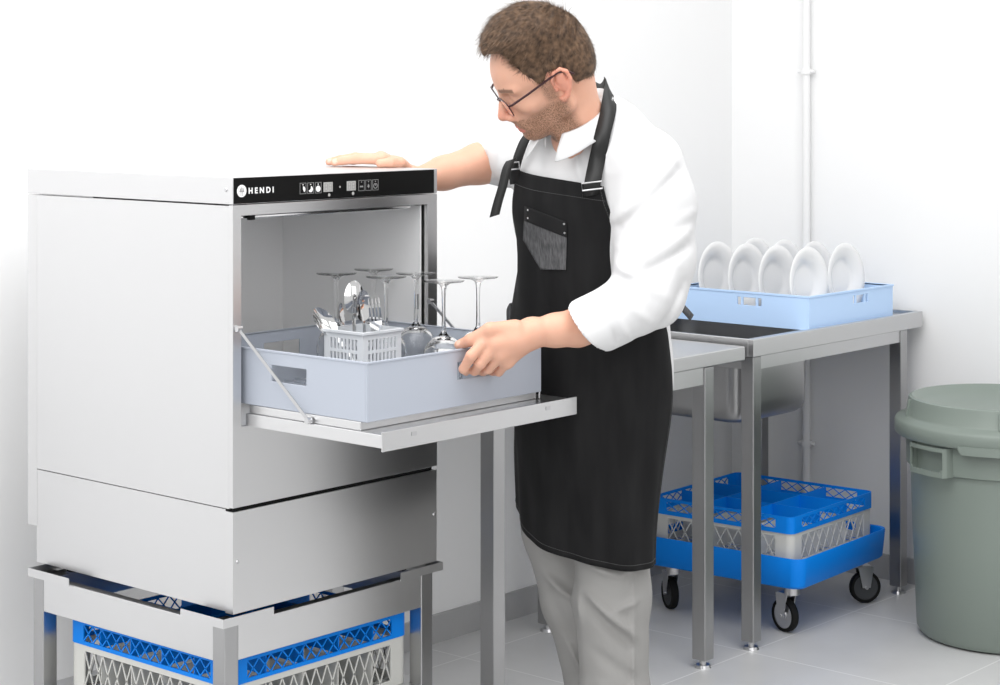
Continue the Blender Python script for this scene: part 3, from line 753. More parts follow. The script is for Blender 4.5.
b.box(PX0 - e, PY0 + 0.0045, PZ1 - 0.005, PX0 + 0.0045, PY1 - 0.0045, PZ1 + 0.001); b.box(PX1 - 0.0045, PY0 + 0.0045, PZ1 - 0.005, PX1 + e, PY1 - 0.0045, PZ1 + 0.001)
b.build('rim', M['lightblue'], t, bevel=0.0008)
b = MB(); k = 12
for i in range(1, k):
    xx = PX0 + Lx * i / k; yy = PY0 + Ly * i / k
    b.box(xx - 0.002, PY0 + 0.0045, PZ0, xx + 0.002, PY1 - 0.0045, PZ0 + 0.0155); b.box(PX0 + 0.0045, yy - 0.002, PZ0 + 0.0002, PX1 - 0.0045, yy + 0.002, PZ0 + 0.0153)
for xx in (4.835, 4.955, 5.045, 5.175):
    for j in range(9):
        yy = PY0 + 0.04 + j * 0.05
        b.cyl((xx, yy, PZ0 + 0.0048), (xx, yy, PZ0 + 0.055), 0.003, 0.0022, n=8)
b.build('peg_floor', M['lightblue'], t)

def make_plate():
    b = MB(); R = 0.105
    prof = [(0.0, 0.0), (0.050, 0.0), (0.056, 0.0012), (0.062, 0.0055), (0.071, 0.0125), (0.090, 0.0185), (R, 0.0225), (R + 0.0008, 0.0235), (R, 0.0245), (0.089, 0.0215), (0.069, 0.0158), (0.059, 0.0085), (0.052, 0.0042), (0.045, 0.0032), (0.0, 0.003)]
    # turned about the vertical, then stood up so that its eating side looks along -y
    b.lathe(prof, n=64)
    b.v = [Vector((v.x, -v.z, v.y)) for v in b.v]
    return b.build('dinner_plate', M['china'], None, sharp=70)
p0 = make_plate()
PL = []
for j in range(4): PL.append((4.906, 3.104 + 0.107 * j, 0))
for j in range(4): PL.append((5.112, 3.104 + 0.107 * j, 1))
names = ['white dinner plate at the outer corner of the light blue rack', 'white dinner plate second from the outer corner of the rack', 'white dinner plate third from the outer corner of the rack', "white dinner plate nearest the man's sleeve, last of the near row",
         'white dinner plate standing alone at the wall side of the rack', 'white dinner plate half hidden behind the corner plate', 'white dinner plate showing between second and third plates of the near row', 'white dinner plate showing behind the last two of the near row']
for i, (x, y, row) in enumerate(PL):
    o = p0 if i == 0 else p0.copy()
    if i: COL.objects.link(o)
    o.location = (x, y, PZ0 + 0.0165 + 0.1055)
    o.rotation_euler = (math.radians(-4), 0, 0)
    tag(o, names[i], 'plate', 'white plates standing in the light blue rack')

# ------------------------------------------------------------------ waste bin
BXc, BYc = 5.07, 2.553
t = empty('waste_bin', (BXc, BYc, 0), label='round grey-green plastic waste bin with lid, standing by the side wall', cat='bin')
C0 = (BXc, BYc, 0)
prof = [(0.0, 0.004), (0.205, 0.0), (0.224, 0.006), (0.234, 0.022), (0.246, 0.30), (0.2515, 0.476), (0.262, 0.480), (0.2645, 0.556), (0.2595, 0.556), (0.2465, 0.48), (0.229, 0.03), (0.2, 0.012), (0.0, 0.012)]
MB().lathe(prof, C0, 72).build('body', M['bin'], t, sharp=40)
lid = [(0.286, 0.566), (0.290, 0.562), (0.2955, 0.568), (0.2955, 0.598), (0.291, 0.606), (0.268, 0.613), (0.264, 0.619), (0.258, 0.655), (0.2555, 0.664), (0.248, 0.667), (0.241, 0.664), (0.225, 0.650), (0.15, 0.630), (0.0, 0.624),
       ]
lid2 = [(0.0, 0.618), (0.15, 0.624), (0.222, 0.644), (0.245, 0.652), (0.254, 0.615), (0.262, 0.604), (0.286, 0.598)]
ld = MB().lathe(lid2[::-1] + [] , C0, 72)
ld = MB().lathe((lid + lid2), C0, 72, closed=False)
# close outer skirt
n_ = len(lid + lid2)
for i in range(72):
    j = (i + 1) % 72; ld.f.append((i * n_ + n_ - 1, j * n_ + n_ - 1, j * n_, i * n_))
lid_o = ld.build('lid', M['bin'], t, sharp=45)
def polar(a, r, z): return Vector((BXc + r * math.cos(a), BYc + r * math.sin(a), z))
view_a = math.atan2(-BYc, -BXc)      # from the bin towards the viewpoint
# raised ridge across the lid wall and the tabs of the rim
for da in (-0.02, 1.2, -1.3):
    a = view_a + da
    MB().bar(polar(a, 0.2665, 0.612), polar(a, 0.2585, 0.660), 0.006, 0.010, up=polar(a, 1, 0) - polar(a, 0, 0)).build('lid_rib', M['bin'], lid_o, bevel=0.002)
for da in (0.0, math.pi):
    b = MB(); N = 14; vs = []; fs = []
    for i in range(N + 1):
        q = -1 + 2 * i / N; a = view_a + da - 0.165 + q * 0.235; zz = 0.547 + (0.014 if abs(q) > 0.93 else 0)
        for rad in (0.2915, 0.2965):
            for z in (zz, 0.5705): vs.append(polar(a, rad, z))
    for i in range(N):
        a, c = 4 * i, 4 * i + 4
        fs += [(a, c, c + 1, a + 1), (a + 2, a + 3, c + 3, c + 2), (a, a + 2, c + 2, c), (a + 1, c + 1, c + 3, a + 3)]
    fs += [(0, 1, 3, 2), (4 * N, 4 * N + 2, 4 * N + 3, 4 * N + 1)]
    b.add(vs, fs).build('rim_tab', M['bin'], lid_o)
for da in (-0.78, math.pi - 0.78):
    # a curved plate standing out from the band, with a wide opening through it
    Wd, Ht = 0.152, 0.078
    b = MB(); b.panel((0, 0, 0), (1, 0, 0), (0, 1, 0), Wd, Ht, 0.006, [(0.016 + 0.004 * k, 0.016, Wd - 0.016 - 0.004 * k, 0.066) for k in (0,)])
    # finer columns so that it bends round the bin
    b = MB(); N = 20; vs = []
    def outer(q): return 0.262 + 0.030 * min(1.0, (1 - abs(q)) * 7)
    for i in range(N):
        q0, q1 = -1 + 2 * i / N, -1 + 2 * (i + 1) / N
        hole = abs(q0 + q1) / 2 < 0.80
        spans = [(0.476, 0.490 + (0.006 if abs(q0 + q1) / 2 > 0.7 else 0)), (0.545, 0.556)] if hole else [(0.476, 0.556)]
        for za, zb_ in spans:
            p = []
            for q in (q0, q1):
                r1 = outer(q); a = view_a + da + q * 0.27
                for rad in (r1 - 0.006, r1):
                    for z in (za, zb_): p.append(polar(a, rad, z))
            b.add(p, [(0, 4, 6, 2), (1, 3, 7, 5), (0, 1, 5, 4), (2, 6, 7, 3), (0, 2, 3, 1), (4, 5, 7, 6)])
    bm_ = b.build('handle', M['bin'], t, sharp=50)
    wd = bm_.modifiers.new('weld', 'WELD'); wd.merge_threshold = 0.0003

# ------------------------------------------------------------------ organic surfaces: smooth unions of simple volumes, meshed on a grid
class Vol:
    def __init__(s): s.items = []          # (op, fn, centre, radius, k)
    def add(s, fn, c, R, k=0.012, op='add'): s.items.append((op, fn, np.array(c, float), float(R), k)); return s
    def cone(s, a, b, r1, r2, k=0.012, op='add'):
        a, b = np.array(a, float), np.array(b, float)
        ba = b - a; l2 = float(ba @ ba); rr = r1 - r2; a2 = l2 - rr * rr; il2 = 1.0 / max(l2, 1e-12)
        if a2 <= 1e-9:
            return s.ball(a if r1 > r2 else b, (max(r1, r2),) * 3, k=k, op=op)
        def fn(P):
            pa = P - a; y = pa @ ba; z = y - l2
            v = pa * l2 - ba * y[:, None]; x2 = np.einsum('ij,ij->i', v, v); y2 = y * y * l2; z2 = z * z * l2
            kk = np.sign(rr) * rr * rr * x2
            out = (np.sqrt(np.maximum(x2 * a2 * il2, 0)) + y * rr) * il2 - r1
            m1 = np.sign(z) * a2 * z2 > kk; m2 = (np.sign(y) * a2 * y2 < kk) & ~m1
            out = np.where(m2, np.sqrt(x2 + y2) * il2 - r1, out)
            return np.where(m1, np.sqrt(x2 + z2) * il2 - r2, out)
        return s.add(fn, (a + b) / 2, math.sqrt(l2) / 2 + max(r1, r2), k, op)
    def chain(s, pts, k=0.012, op='add'):
        for (a, r1), (b, r2) in zip(pts[:-1], pts[1:]): s.cone(a, b, r1, r2, k, op)
        return s
    def ball(s, c, r, R=None, k=0.012, op='add'):
        c = np.array(c, float); r = np.array(r, float); R = np.eye(3) if R is None else R
        def fn(P):
            q = (P - c) @ R; k0 = np.sqrt(((q / r) ** 2).sum(1)); k1 = np.sqrt(((q / (r * r)) ** 2).sum(1))
            return np.where(k1 < 1e-9, -r.min(), k0 * (k0 - 1) / np.maximum(k1, 1e-9))
        return s.add(fn, c, r.max(), k, op)
    def loft(s, rows, k=0.02, ang=math.pi / 4):
        """elliptic column: rows (z, r, d, a, b); a along the side direction, b along the facing direction"""
        rows = sorted(rows); zz = np.array([q[0] for q in rows]); A = np.array(rows)
        def fn(P):
            z = np.clip(P[:, 2], zz[0], zz[-1])
            cr, cd, a, b = (np.interp(z, zz, A[:, i]) for i in (1, 2, 3, 4))
            x, y = P[:, 0] - cr, P[:, 1] - cd
            l = x * FL[0] + y * FL[1]; f = x * FF[0] + y * FF[1]
            q = np.sqrt((l / a) ** 2 + (f / b) ** 2)
            dd = (q - 1) * np.minimum(a, b)
            cap = np.maximum(zz[0] - P[:, 2], P[:, 2] - zz[-1])
            return np.where(cap > 0, np.sqrt(np.maximum(dd, 0) ** 2 + cap ** 2) + np.minimum(dd, 0) * 0, np.maximum(dd, cap))
        c = [A[:, 1].mean(), A[:, 2].mean(), (zz[0] + zz[-1]) / 2]
        return s.add(fn, c, math.hypot((zz[-1] - zz[0]) / 2, A[:, 3:].max() + 0.08), k)
    def plane(s, p, n):
        """keep only the side the normal points away from"""
        p, n = np.array(p, float), np.array(n, float); n = n / np.linalg.norm(n)
        return p, n
    def cut(s, p, n, c, R):
        """cut away, near the point c, whatever lies beyond the plane (p, n)"""
        p, n = np.array(p, float), np.array(n, float); n = n / np.linalg.norm(n); c = np.array(c, float)
        def fn(P): return np.maximum(-((P - p) @ n), np.linalg.norm(P - c, axis=1) - R)
        return s.add(fn, c, R, 0.002, 'sub')
    def value(s, P, c=None, rad=0.0, margin=0.05):
        v = np.full(len(P), 1.0)
        for op, fn, pc, pR, k in s.items:
            if c is not None and np.linalg.norm(pc - c) - pR - rad > margin: continue
            f = fn(P)
            if op == 'add':
                h = np.clip(0.5 + 0.5 * (v - f) / k, 0, 1); v = v * (1 - h) + f * h - k * h * (1 - h)
            else:
                f = -f; h = np.clip(0.5 - 0.5 * (v - f) / k, 0, 1); v = v * (1 - h) + f * h + k * h * (1 - h)
        return v
    def mesh(s, lo, hi, h, B=20, disp=None, smooth=1):
        lo, hi = np.array(lo, float), np.array(hi, float); n = np.ceil((hi - lo) / h).astype(int) + 1
        nb = np.ceil(n / B).astype(int)
        gi = np.stack(np.meshgrid(*[np.arange(x) for x in nb], indexing='ij'), -1).reshape(-1, 3)
        cen = lo + (gi * B + B / 2) * h; rad = B * h * math.sqrt(3) / 2
        cv = s.value(cen)
        act = np.abs(cv) < rad * 1.7 + 0.02
        N = n + B + 2
        key = lambda I: (I[:, 0] * N[1] + I[:, 1]) * N[2] + I[:, 2]
        loc = np.stack(np.meshgrid(*[np.arange(B + 1)] * 3, indexing='ij'), -1).reshape(-1, 3)
        keys = []; vts = []; quads = []
        offs = np.array([(0, 0, 0), (1, 0, 0), (0, 1, 0), (1, 1, 0), (0, 0, 1), (1, 0, 1), (0, 1, 1), (1, 1, 1)])
        for g, c in zip(gi[act], cen[act]):
            P = lo + (g * B + loc) * h
            v = s.value(P, c, rad)
            if disp is not None:
                nz = np.abs(v) < 0.03
                if nz.any(): v[nz] += disp(P[nz])
            V = v.reshape(B + 1, B + 1, B + 1)
            if V.min() > 0 or V.max() < 0: continue
            sg = V < 0
            cs = [V[o[0]:B + o[0], o[1]:B + o[1], o[2]:B + o[2]] for o in offs]
            ss = sum((x < 0).astype(int) for x in cs)
            cells = np.argwhere((ss > 0) & (ss < 8))
            if len(cells):
                acc = np.zeros((len(cells), 3)); cnt = np.zeros(len(cells))
                cv8 = np.stack([x[tuple(cells.T)] for x in cs], 1)
                for a_, b_ in ((0, 1), (2, 3), (4, 5), (6, 7), (0, 2), (1, 3), (4, 6), (5, 7), (0, 4), (1, 5), (2, 6), (3, 7)):
                    va, vb = cv8[:, a_], cv8[:, b_]; m = (va < 0) != (vb < 0)
                    t = np.where(m, va / np.where(m, va - vb, 1), 0)
                    acc += np.where(m[:, None], offs[a_] + (offs[b_] - offs[a_]) * t[:, None], 0); cnt += m
                vts.append(lo + (g * B + cells + acc / cnt[:, None]) * h); keys.append(key(cells + g * B))
            for ax in range(3):
                sl0 = [slice(0, B)] * 3; sl1 = [slice(0, B)] * 3; sl1[ax] = slice(1, B + 1)
                a_, b_ = sg[tuple(sl0)], sg[tuple(sl1)]
                e = np.argwhere(a_ != b_)
                if not len(e): continue
                ins = a_[tuple(e.T)]
                u_, w_ = (ax + 1) % 3, (ax + 2) % 3
                du = np.zeros(3, int); du[u_] = 1; dw = np.zeros(3, int); dw[w_] = 1
                E_ = e + g * B
                q = np.stack([key(E_ - du - dw), key(E_ - dw), key(E_), key(E_ - du)], 1)
                q[~ins] = q[~ins][:, ::-1]
                quads.append(q)
        keys = np.concatenate(keys); vts = np.concatenate(vts); quads = np.concatenate(quads)
        uk, ui = np.unique(keys, return_index=True); vts = vts[ui]
        ix = np.searchsorted(uk, quads); ix = np.clip(ix, 0, len(uk) - 1)
        ok = (uk[ix] == quads).all(1); F = ix[ok]
        for _ in range(smooth):
            acc = np.zeros_like(vts); cnt = np.zeros(len(vts))
            for a_, b_ in ((0, 1), (1, 2), (2, 3), (3, 0)):
                np.add.at(acc, F[:, a_], vts[F[:, b_]]); np.add.at(cnt, F[:, a_], 1)
                np.add.at(acc, F[:, b_], vts[F[:, a_]]); np.add.at(cnt, F[:, b_], 1)
            vts = vts * 0.5 + 0.5 * acc / np.maximum(cnt, 1)[:, None]
        return vts, F

def to_world(V):
    V = np.asarray(V, float)
    return np.stack([V[:, 0] * CY + V[:, 1] * SY, -V[:, 0] * SY + V[:, 1] * CY, V[:, 2]], 1)
def np_mesh(name, V, F, material, parent, smooth=True):
    org = np.array(ORG[parent.name]) if parent is not None else np.zeros(3)
    me = bpy.data.meshes.new(name)
    me.from_pydata((to_world(V) - org).tolist(), [], [tuple(int(i) for i in f) for f in F])
    for m in (material if isinstance(material, (list, tuple)) else [material]): me.materials.append(m)
    me.polygons.foreach_set('use_smooth', [smooth] * len(me.polygons)); me.update()
    o = bpy.data.objects.new(name, me); COL.objects.link(o)
    if parent is not None: o.parent = parent; ORG[o.name] = ORG[parent.name].copy()
    return o
def attr(o, name, vals):
    a = o.data.attributes.new(name, 'FLOAT', 'POINT'); a.data.foreach_set('value', np.asarray(vals, np.float32))

FF = np.array([-0.71, -0.704]); FL = np.array([0.704, -0.71])      # where the man faces, and his left, in the (right, away) plane
def R3(u, v, d): return RDZ(u, v, d)
def vz(v, d): return CAM_H - (v - HORIZON) * d / F_PX

# ------------------------------------------------------------------ person: poses
HR = np.array([[-0.921, 0.210, -0.328], [-0.076, -0.923, -0.378], [-0.382, -0.323, 0.866]])     # columns: face forward, left, up
q_, _ = np.linalg.qr(HR); HR = q_ * np.sign(np.sum(q_ * HR, 0))
HO = R3(550.0, 73.0, 3.92); HS = 1.02
_e = HO + HR @ (np.array([-0.002, 0.080, 0.0]) * HS); _a = math.radians(9.5)
_T = np.array([[math.cos(_a), 0, -math.sin(_a)], [0, 1, 0], [math.sin(_a), 0, math.cos(_a)]])
HO = _e + _T @ (HO - _e); HR = _T @ HR
def HP(x, y, z): return HO + HR @ (np.array([x, y, z]) * HS)
def to_head(P): return ((P - HO) @ HR) / HS

L_SH, L_UP, L_EL, L_CF, L_WR = R3(648, 168, 3.91), R3(653, 235, 3.90), R3(648, 300, 3.87), R3(592, 326, 3.79), R3(532, 333, 3.735)
R_SH, R_EL, R_CF, R_WR = R3(530, 160, 4.17), R3(508, 160, 4.385), R3(480, 163.5, 4.36), R3(414, 181, 4.285)

# shirt rows: v, centre u, distance, half width, half depth
SH = [(112, 600, 4.02, 0.070, 0.062), (122, 598, 4.02, 0.100, 0.072), (135, 594, 4.02, 0.140, 0.085), (150, 590, 4.03, 0.170, 0.098), (170, 590, 4.03, 0.185, 0.110),
      (200, 592, 4.04, 0.184, 0.124), (240, 595, 4.06, 0.174, 0.124), (290, 592, 4.08, 0.170, 0.132), (345, 598.5, 4.115, 0.174, 0.128), (388, 599.5, 4.12, 0.174, 0.128)]
def rows_of(T, ins=0.0): return [(vz(v, d), (u - 500) / F_PX * d, d, a - ins, b - ins) for v, u, d, a, b in T]

# ------------------------------------------------------------------ body: one continuous surface
body = Vol()
# torso, pelvis
body.loft(rows_of(SH[:-2], 0.012) + [(vz(345, 4.09), 0.1966, 4.09, 0.150, 0.115), (vz(395, 4.09), 0.1966, 4.09, 0.135, 0.100), (vz(440, 4.09), 0.19, 4.10, 0.125, 0.085)], k=0.02)
HIPL, KNL, ANL = R3(613, 430, 4.07), R3(612, 600, 4.04), R3(618, 778, 4.055)
HIPR, KNR, ANR = R3(566, 430, 4.16), R3(577, 600, 4.17), R3(612, 750, 4.24)
HIPR = R3(558, 440, 4.15)
for hp, md, kn, an in ((HIPL, R3(612.5, 530, 4.05), KNL, ANL), (HIPR, R3(559, 530, 4.16), KNR, ANR)):
    body.chain([(hp, 0.062), (md, 0.060), (kn, 0.050), (an, 0.036)], k=0.03)
    f3 = np.array([FF[0], FF[1], 0.0])
    af = np.array([an[0], an[1], 0.0]); body.chain([(an, 0.034), (af + np.array([0, 0, 0.048]), 0.032), (af + f3 * 0.10 + np.array([0, 0, 0.040]), 0.026), (af + f3 * 0.16 + np.array([0, 0, 0.034]), 0.020)], k=0.012)
# arms
body.chain([(L_SH, 0.055), (L_EL, 0.040), (L_CF * 0.7 + L_EL * 0.3, 0.0385), (L_CF * 0.75 + L_WR * 0.25, 0.0350), (L_CF * 0.4 + L_WR * 0.6, 0.0305), (L_WR, 0.0270)], k=0.015)
body.chain([(R_SH, 0.055), (R_EL, 0.046), (R_CF, 0.0445), (R_CF * 0.45 + R_WR * 0.55, 0.0360), (R_WR, 0.0265)], k=0.015)
# left hand on the basket
def hand(palm, fingers, thumb, wr):
    for p, r in palm: body.cone(wr, p, 0.024, r, k=0.012)
    for a, b in zip(palm[:-1], palm[1:]): body.cone(a[0], b[0], a[1], b[1], k=0.008)
    for ch in fingers: body.chain(ch, k=0.0035)
    body.chain(thumb, k=0.006)
lp = [(R3(492, 334, 3.708), 0.0150), (R3(496, 344, 3.700), 0.0150), (R3(501, 354, 3.704), 0.0142), (R3(507, 362, 3.716), 0.0125)]
hand(lp, [
    [(R3(490, 336, 3.704), 0.0125), (R3(471, 356, 3.688), 0.0105), (R3(463.5, 369, 3.702), 0.0092), (R3(466, 372, 3.735), 0.0078)],
    [(R3(495, 346, 3.697), 0.0125), (R3(480, 364, 3.698), 0.0105), (R3(474.5, 371, 3.722), 0.0090), (R3(477, 371, 3.752), 0.0078)],
    [(R3(500, 356, 3.702), 0.0118), (R3(488, 369, 3.722), 0.0098), (R3(483, 371.5, 3.745), 0.0085), (R3(484, 371, 3.772), 0.0074)],
    [(R3(506, 363, 3.714), 0.0105), (R3(499, 372, 3.742), 0.0086), (R3(493, 372, 3.768), 0.0075), (R3(489, 371, 3.785), 0.0066)]],
    [(R3(515, 329, 3.716), 0.0185), (R3(490, 330, 3.700), 0.0140), (R3(471, 340, 3.712), 0.0118), (R3(459, 345.0, 3.728), 0.0094)], L_WR)
body.ball(R3(512, 341, 3.712), (0.030, 0.026, 0.026), k=0.015)
# right hand on top of the dishwasher
rp = [(R3(382, 159.6, 4.222), 0.0135), (R3(381, 158.6, 4.243), 0.0138), (R3(383, 159.6, 4.264), 0.0130), (R3(386, 161.1, 4.284), 0.0115)]
hand(rp, [
    [(rp[0][0], 0.0115), (R3(358, 159.1, 4.228), 0.0108), (R3(344, 160.6, 4.234), 0.0094), (R3(334, 162.3, 4.238), 0.0084)],
    [(rp[1][0], 0.0115), (R3(355, 157.6, 4.250), 0.0110), (R3(340, 159.6, 4.256), 0.0096), (R3(329, 161.9, 4.260), 0.0084)],
    [(rp[2][0], 0.0110), (R3(358, 158.1, 4.273), 0.0104), (R3(344, 159.9, 4.279), 0.0084), (R3(333, 161.7, 4.283), 0.0072)],
    [(rp[3][0], 0.0108), (R3(366, 159.6, 4.295), 0.0084), (R3(354, 160.9, 4.300), 0.0084), (R3(344, 161.7, 4.303), 0.0066)]],
    [(R3(405, 171.1, 4.25), 0.0165), (R3(400, 163.1, 4.215), 0.0125), (R3(391, 162.3, 4.196), 0.0105), (R3(380, 163.4, 4.188), 0.0094)], R_WR)
body.ball(R3(396, 166.1, 4.255), (0.026, 0.032, 0.020), k=0.015)
# neck
NB = R3(590, 150, 4.0)
body.chain([(HP(-0.032, 0, -0.030), 0.052), (R3(576, 118, 3.965), 0.052), (NB, 0.075)], k=0.02)
body.cone(HP(0.040, 0.028, -0.075), R3(573, 148, 3.93), 0.018, 0.014, k=0.02)
# head
def hb(c, r, k=0.012, op='add', rot=None):
    body.ball(HP(*c), np.array(r) * HS, HR if rot is None else HR @ rot, k=k, op=op)
def hc(a, b, r1, r2, k=0.01, op='add'): body.cone(HP(*a), HP(*b), r1 * HS, r2 * HS, k=k, op=op)
hb((-0.004, 0, 0.042), (0.099, 0.0765, 0.086))
hb((0.030, 0, 0.030), (0.068, 0.0655, 0.074), 0.02)
hb((0.038, 0, -0.022), (0.056, 0.056, 0.074), 0.02)
hb((0.066, 0, -0.055), (0.036, 0.034, 0.044), 0.02)
for sgn in (1, -1):
    hc((0.004, sgn * 0.056, -0.050), (0.076, sgn * 0.014, -0.084), 0.015, 0.0155, 0.018)     # jaw
    hc((-0.002, sgn * 0.062, -0.005), (0.004, sgn * 0.056, -0.052), 0.014, 0.014, 0.018)
    hb((0.062, sgn * 0.043, -0.012), (0.025, 0.022, 0.018), 0.015)                            # cheekbone
    hc((0.089, sgn * 0.012, 0.030), (0.074, sgn * 0.050, 0.030), 0.010, 0.009, 0.012)         # brow
    hb((0.094, sgn * 0.032, 0.011), (0.012, 0.017, 0.012), 0.010, 'sub')                      # socket
    hb((0.0765, sgn * 0.032, 0.010), (0.0135, 0.0150, 0.0125), 0.003)                         # lid over the eye
    hb((0.106, sgn * 0.0125, -0.031), (0.010, 0.0075, 0.0075), 0.004)                         # nostril wing
    hc((0.098, sgn * 0.016, -0.042), (0.090, sgn * 0.028, -0.062), 0.004, 0.004, 0.012)
    # ear
    e = [(0.011, 0.003), (0.012, 0.018), (0.004, 0.030), (-0.010, 0.0325), (-0.021, 0.023), (-0.023, 0.006), (-0.017, -0.012), (-0.009, -0.024), (0.0, -0.030), (0.006, -0.024)]
    ye = [0.0775, 0.079, 0.081, 0.084, 0.088, 0.089, 0.086, 0.081, 0.078, 0.0765]
    er = [0.003, 0.0035, 0.0036, 0.0038, 0.0038, 0.0038, 0.0040, 0.0055, 0.0062, 0.0040]
    tl = 0.16
    E3 = [(x - tl * z, sgn * y, z) for (x, z), y in zip(e, ye)]
    for i in range(len(e) - 1): hc(E3[i], E3[i + 1], er[i], er[i + 1], 0.0025)
    hb((-0.011, sgn * 0.0785, 0.004), (0.013, 0.0060, 0.024), 0.004)
    hc((-0.014, sgn * 0.084, 0.020), (-0.013, sgn * 0.083, -0.006), 0.0032, 0.0035, 0.004)
    hb((0.003, sgn * 0.086, -0.003), (0.0075, 0.0085, 0.010), 0.003, 'sub')
    hb((0.0095, sgn * 0.0775, -0.004), (0.004, 0.0045, 0.006), 0.003)
hc((0.095, 0, 0.018), (0.1170, 0, -0.020), 0.0072, 0.0090, 0.010)         # nose
hb((0.1170, 0, -0.0250), (0.0110, 0.0100, 0.0090), 0.006)
hc((0.108, 0, -0.036), (0.100, 0, -0.048), 0.006, 0.006, 0.008)
hb((0.0955, 0, -0.0585), (0.0120, 0.0230, 0.0055), 0.004)                 # lips
hb((0.0945, 0, -0.0680), (0.0115, 0.0200, 0.0058), 0.003)
hb((0.1070, 0, -0.0632), (0.0060, 0.0240, 0.0010), 0.002, 'sub')
hb((0.0860, 0, -0.0850), (0.0150, 0.0180, 0.0140), 0.010)                 # chin

BV, BF = body.mesh((-0.45, 3.6, 0.0), (0.46, 4.55, 1.78), 0.0030, B=20, smooth=1)
hd = to_head(BV)
def sm(x, a, b): t = np.clip((x - a) / (b - a), 0, 1); return t * t * (3 - 2 * t)
near_head = (np.abs(hd) < 0.2).all(1)
lip = near_head * (((hd[:, 0] - 0.099) / 0.013) ** 2 + (hd[:, 1] / 0.024) ** 2 + ((hd[:, 2] + 0.0635) / 0.0105) ** 2 < 1)
stub = near_head * sm(-hd[:, 2], 0.012, 0.040) * sm(hd[:, 0], -0.012, 0.012) * sm(-hd[:, 2] - 0.0 + 0.35 * (0.055 - np.clip(hd[:, 0], 0, 0.1)), 0.018, 0.042)
stub = stub * (1 - lip) * (hd[:, 2] > -0.125)
mous = near_head * (np.abs(hd[:, 1]) < 0.032) * (hd[:, 0] > 0.085) * (hd[:, 2] < -0.040) * (hd[:, 2] > -0.058)
stub = np.maximum(stub, mous * 0.9) * (1 - lip)
side = near_head * sm(hd[:, 0], 0.004, 0.016) * sm(-hd[:, 0], -0.040, -0.026) * sm(hd[:, 2], -0.04, -0.02) * sm(-hd[:, 2], -0.03, 0.0) * (np.abs(hd[:, 1]) > 0.05)
stub = np.maximum(stub, side * 0.8)
red = near_head * np.maximum(np.exp(-(((hd[:, 0] - 0.115) / 0.02) ** 2 + (hd[:, 1] / 0.02) ** 2 + ((hd[:, 2] + 0.022) / 0.02) ** 2)), (np.abs(hd[:, 1]) > 0.0755) * 0.85 * (np.abs(hd[:, 2]) < 0.045) * (hd[:, 0] > -0.035))
brow_m = near_head * (np.abs(np.abs(hd[:, 1]) - 0.034) < 0.021) * (np.abs(hd[:, 2] - 0.034 + 0.1 * np.abs(np.abs(hd[:, 1]) - 0.034)) < 0.0045) * (hd[:, 0] > 0.06)
nail_pts = [(R3(456.5, 342.5, 3.715), 0.0068), (R3(330, 161, 4.255), 0.006), (R3(335, 161.5, 4.232), 0.006), (R3(462, 371, 3.716), 0.006)]
nail = np.zeros(len(BV))
for p, rr_ in nail_pts: nail = np.maximum(nail, (np.linalg.norm(BV - p, axis=1) < rr_).astype(float))

def skin_material():
    m = bpy.data.materials.new('skin'); m.use_nodes = True; nt = m.node_tree; b = nt.nodes['Principled BSDF']
    b.inputs['Roughness'].default_value = 0.5; b.inputs['Specular IOR Level'].default_value = 0.35
    b.inputs['Subsurface Weight'].default_value = 0.12; b.inputs['Subsurface Radius'].default_value = (0.010, 0.004, 0.002); b.inputs['Subsurface Scale'].default_value = 1.0
    tc = nt.nodes.new('ShaderNodeTexCoord')
    def noise(sc, det=3):
        n = nt.nodes.new('ShaderNodeTexNoise'); n.inputs['Scale'].default_value = sc; n.inputs['Detail'].default_value = det; nt.links.new(tc.outputs['Object'], n.inputs[0]); return n
    def mixc(fac, a, c, fv=None):
        x = nt.nodes.new('ShaderNodeMix'); x.data_type = 'RGBA'
        if fac is None: x.inputs[0].default_value = fv
        else: nt.links.new(fac, x.inputs[0])
        for i, s_ in ((6, a), (7, c)):
            if isinstance(s_, tuple): x.inputs[i].default_value = (*s_, 1)
            else: nt.links.new(s_, x.inputs[i])
        return x.outputs[2]
    def at(nm):
        a = nt.nodes.new('ShaderNodeAttribute'); a.attribute_name = nm; return a.outputs['Fac']
    def mul(a, k):
        x = nt.nodes.new('ShaderNodeMath'); x.operation = 'MULTIPLY'; nt.links.new(a, x.inputs[0])
        if isinstance(k, float): x.inputs[1].default_value = k
        else: nt.links.new(k, x.inputs[1])
        return x.outputs[0]
    n0 = noise(14)
    c = mixc(n0.outputs[0], srgb((202, 150, 126)), srgb((217, 171, 148)))
    c = mixc(mul(at('red'), 0.38), c, srgb((204, 104, 90)))
    c = mixc(mul(at('lip'), 0.7), c, srgb((196, 110, 104)))
    n1 = noise(520, 2); rp = nt.nodes.new('ShaderNodeValToRGB'); rp.color_ramp.elements[0].position = 0.42; rp.color_ramp.elements[1].position = 0.62
    nt.links.new(n1.outputs[0], rp.inputs[0])
    a1 = nt.nodes.new('ShaderNodeMath'); a1.operation = 'MULTIPLY_ADD'; nt.links.new(rp.outputs[0], a1.inputs[0]); a1.inputs[1].default_value = 0.50; a1.inputs[2].default_value = 0.42
    c = mixc(mul(at('stubble'), a1.outputs[0]), c, srgb((98, 74, 52)))
    c = mixc(mul(at('brow'), 0.75), c, srgb((88, 66, 50)))
    c = mixc(mul(at('nail'), 0.5), c, srgb((246, 206, 192)))
    nt.links.new(c, b.inputs['Base Color'])
    n2 = noise(300, 3); bp = nt.nodes.new('ShaderNodeBump'); bp.inputs['Strength'].default_value = 0.15; bp.inputs['Distance'].default_value = 0.001
    nt.links.new(n2.outputs[0], bp.inputs['Height']); nt.links.new(bp.outputs[0], b.inputs['Normal'])
    return m
M['skin'] = skin_material()
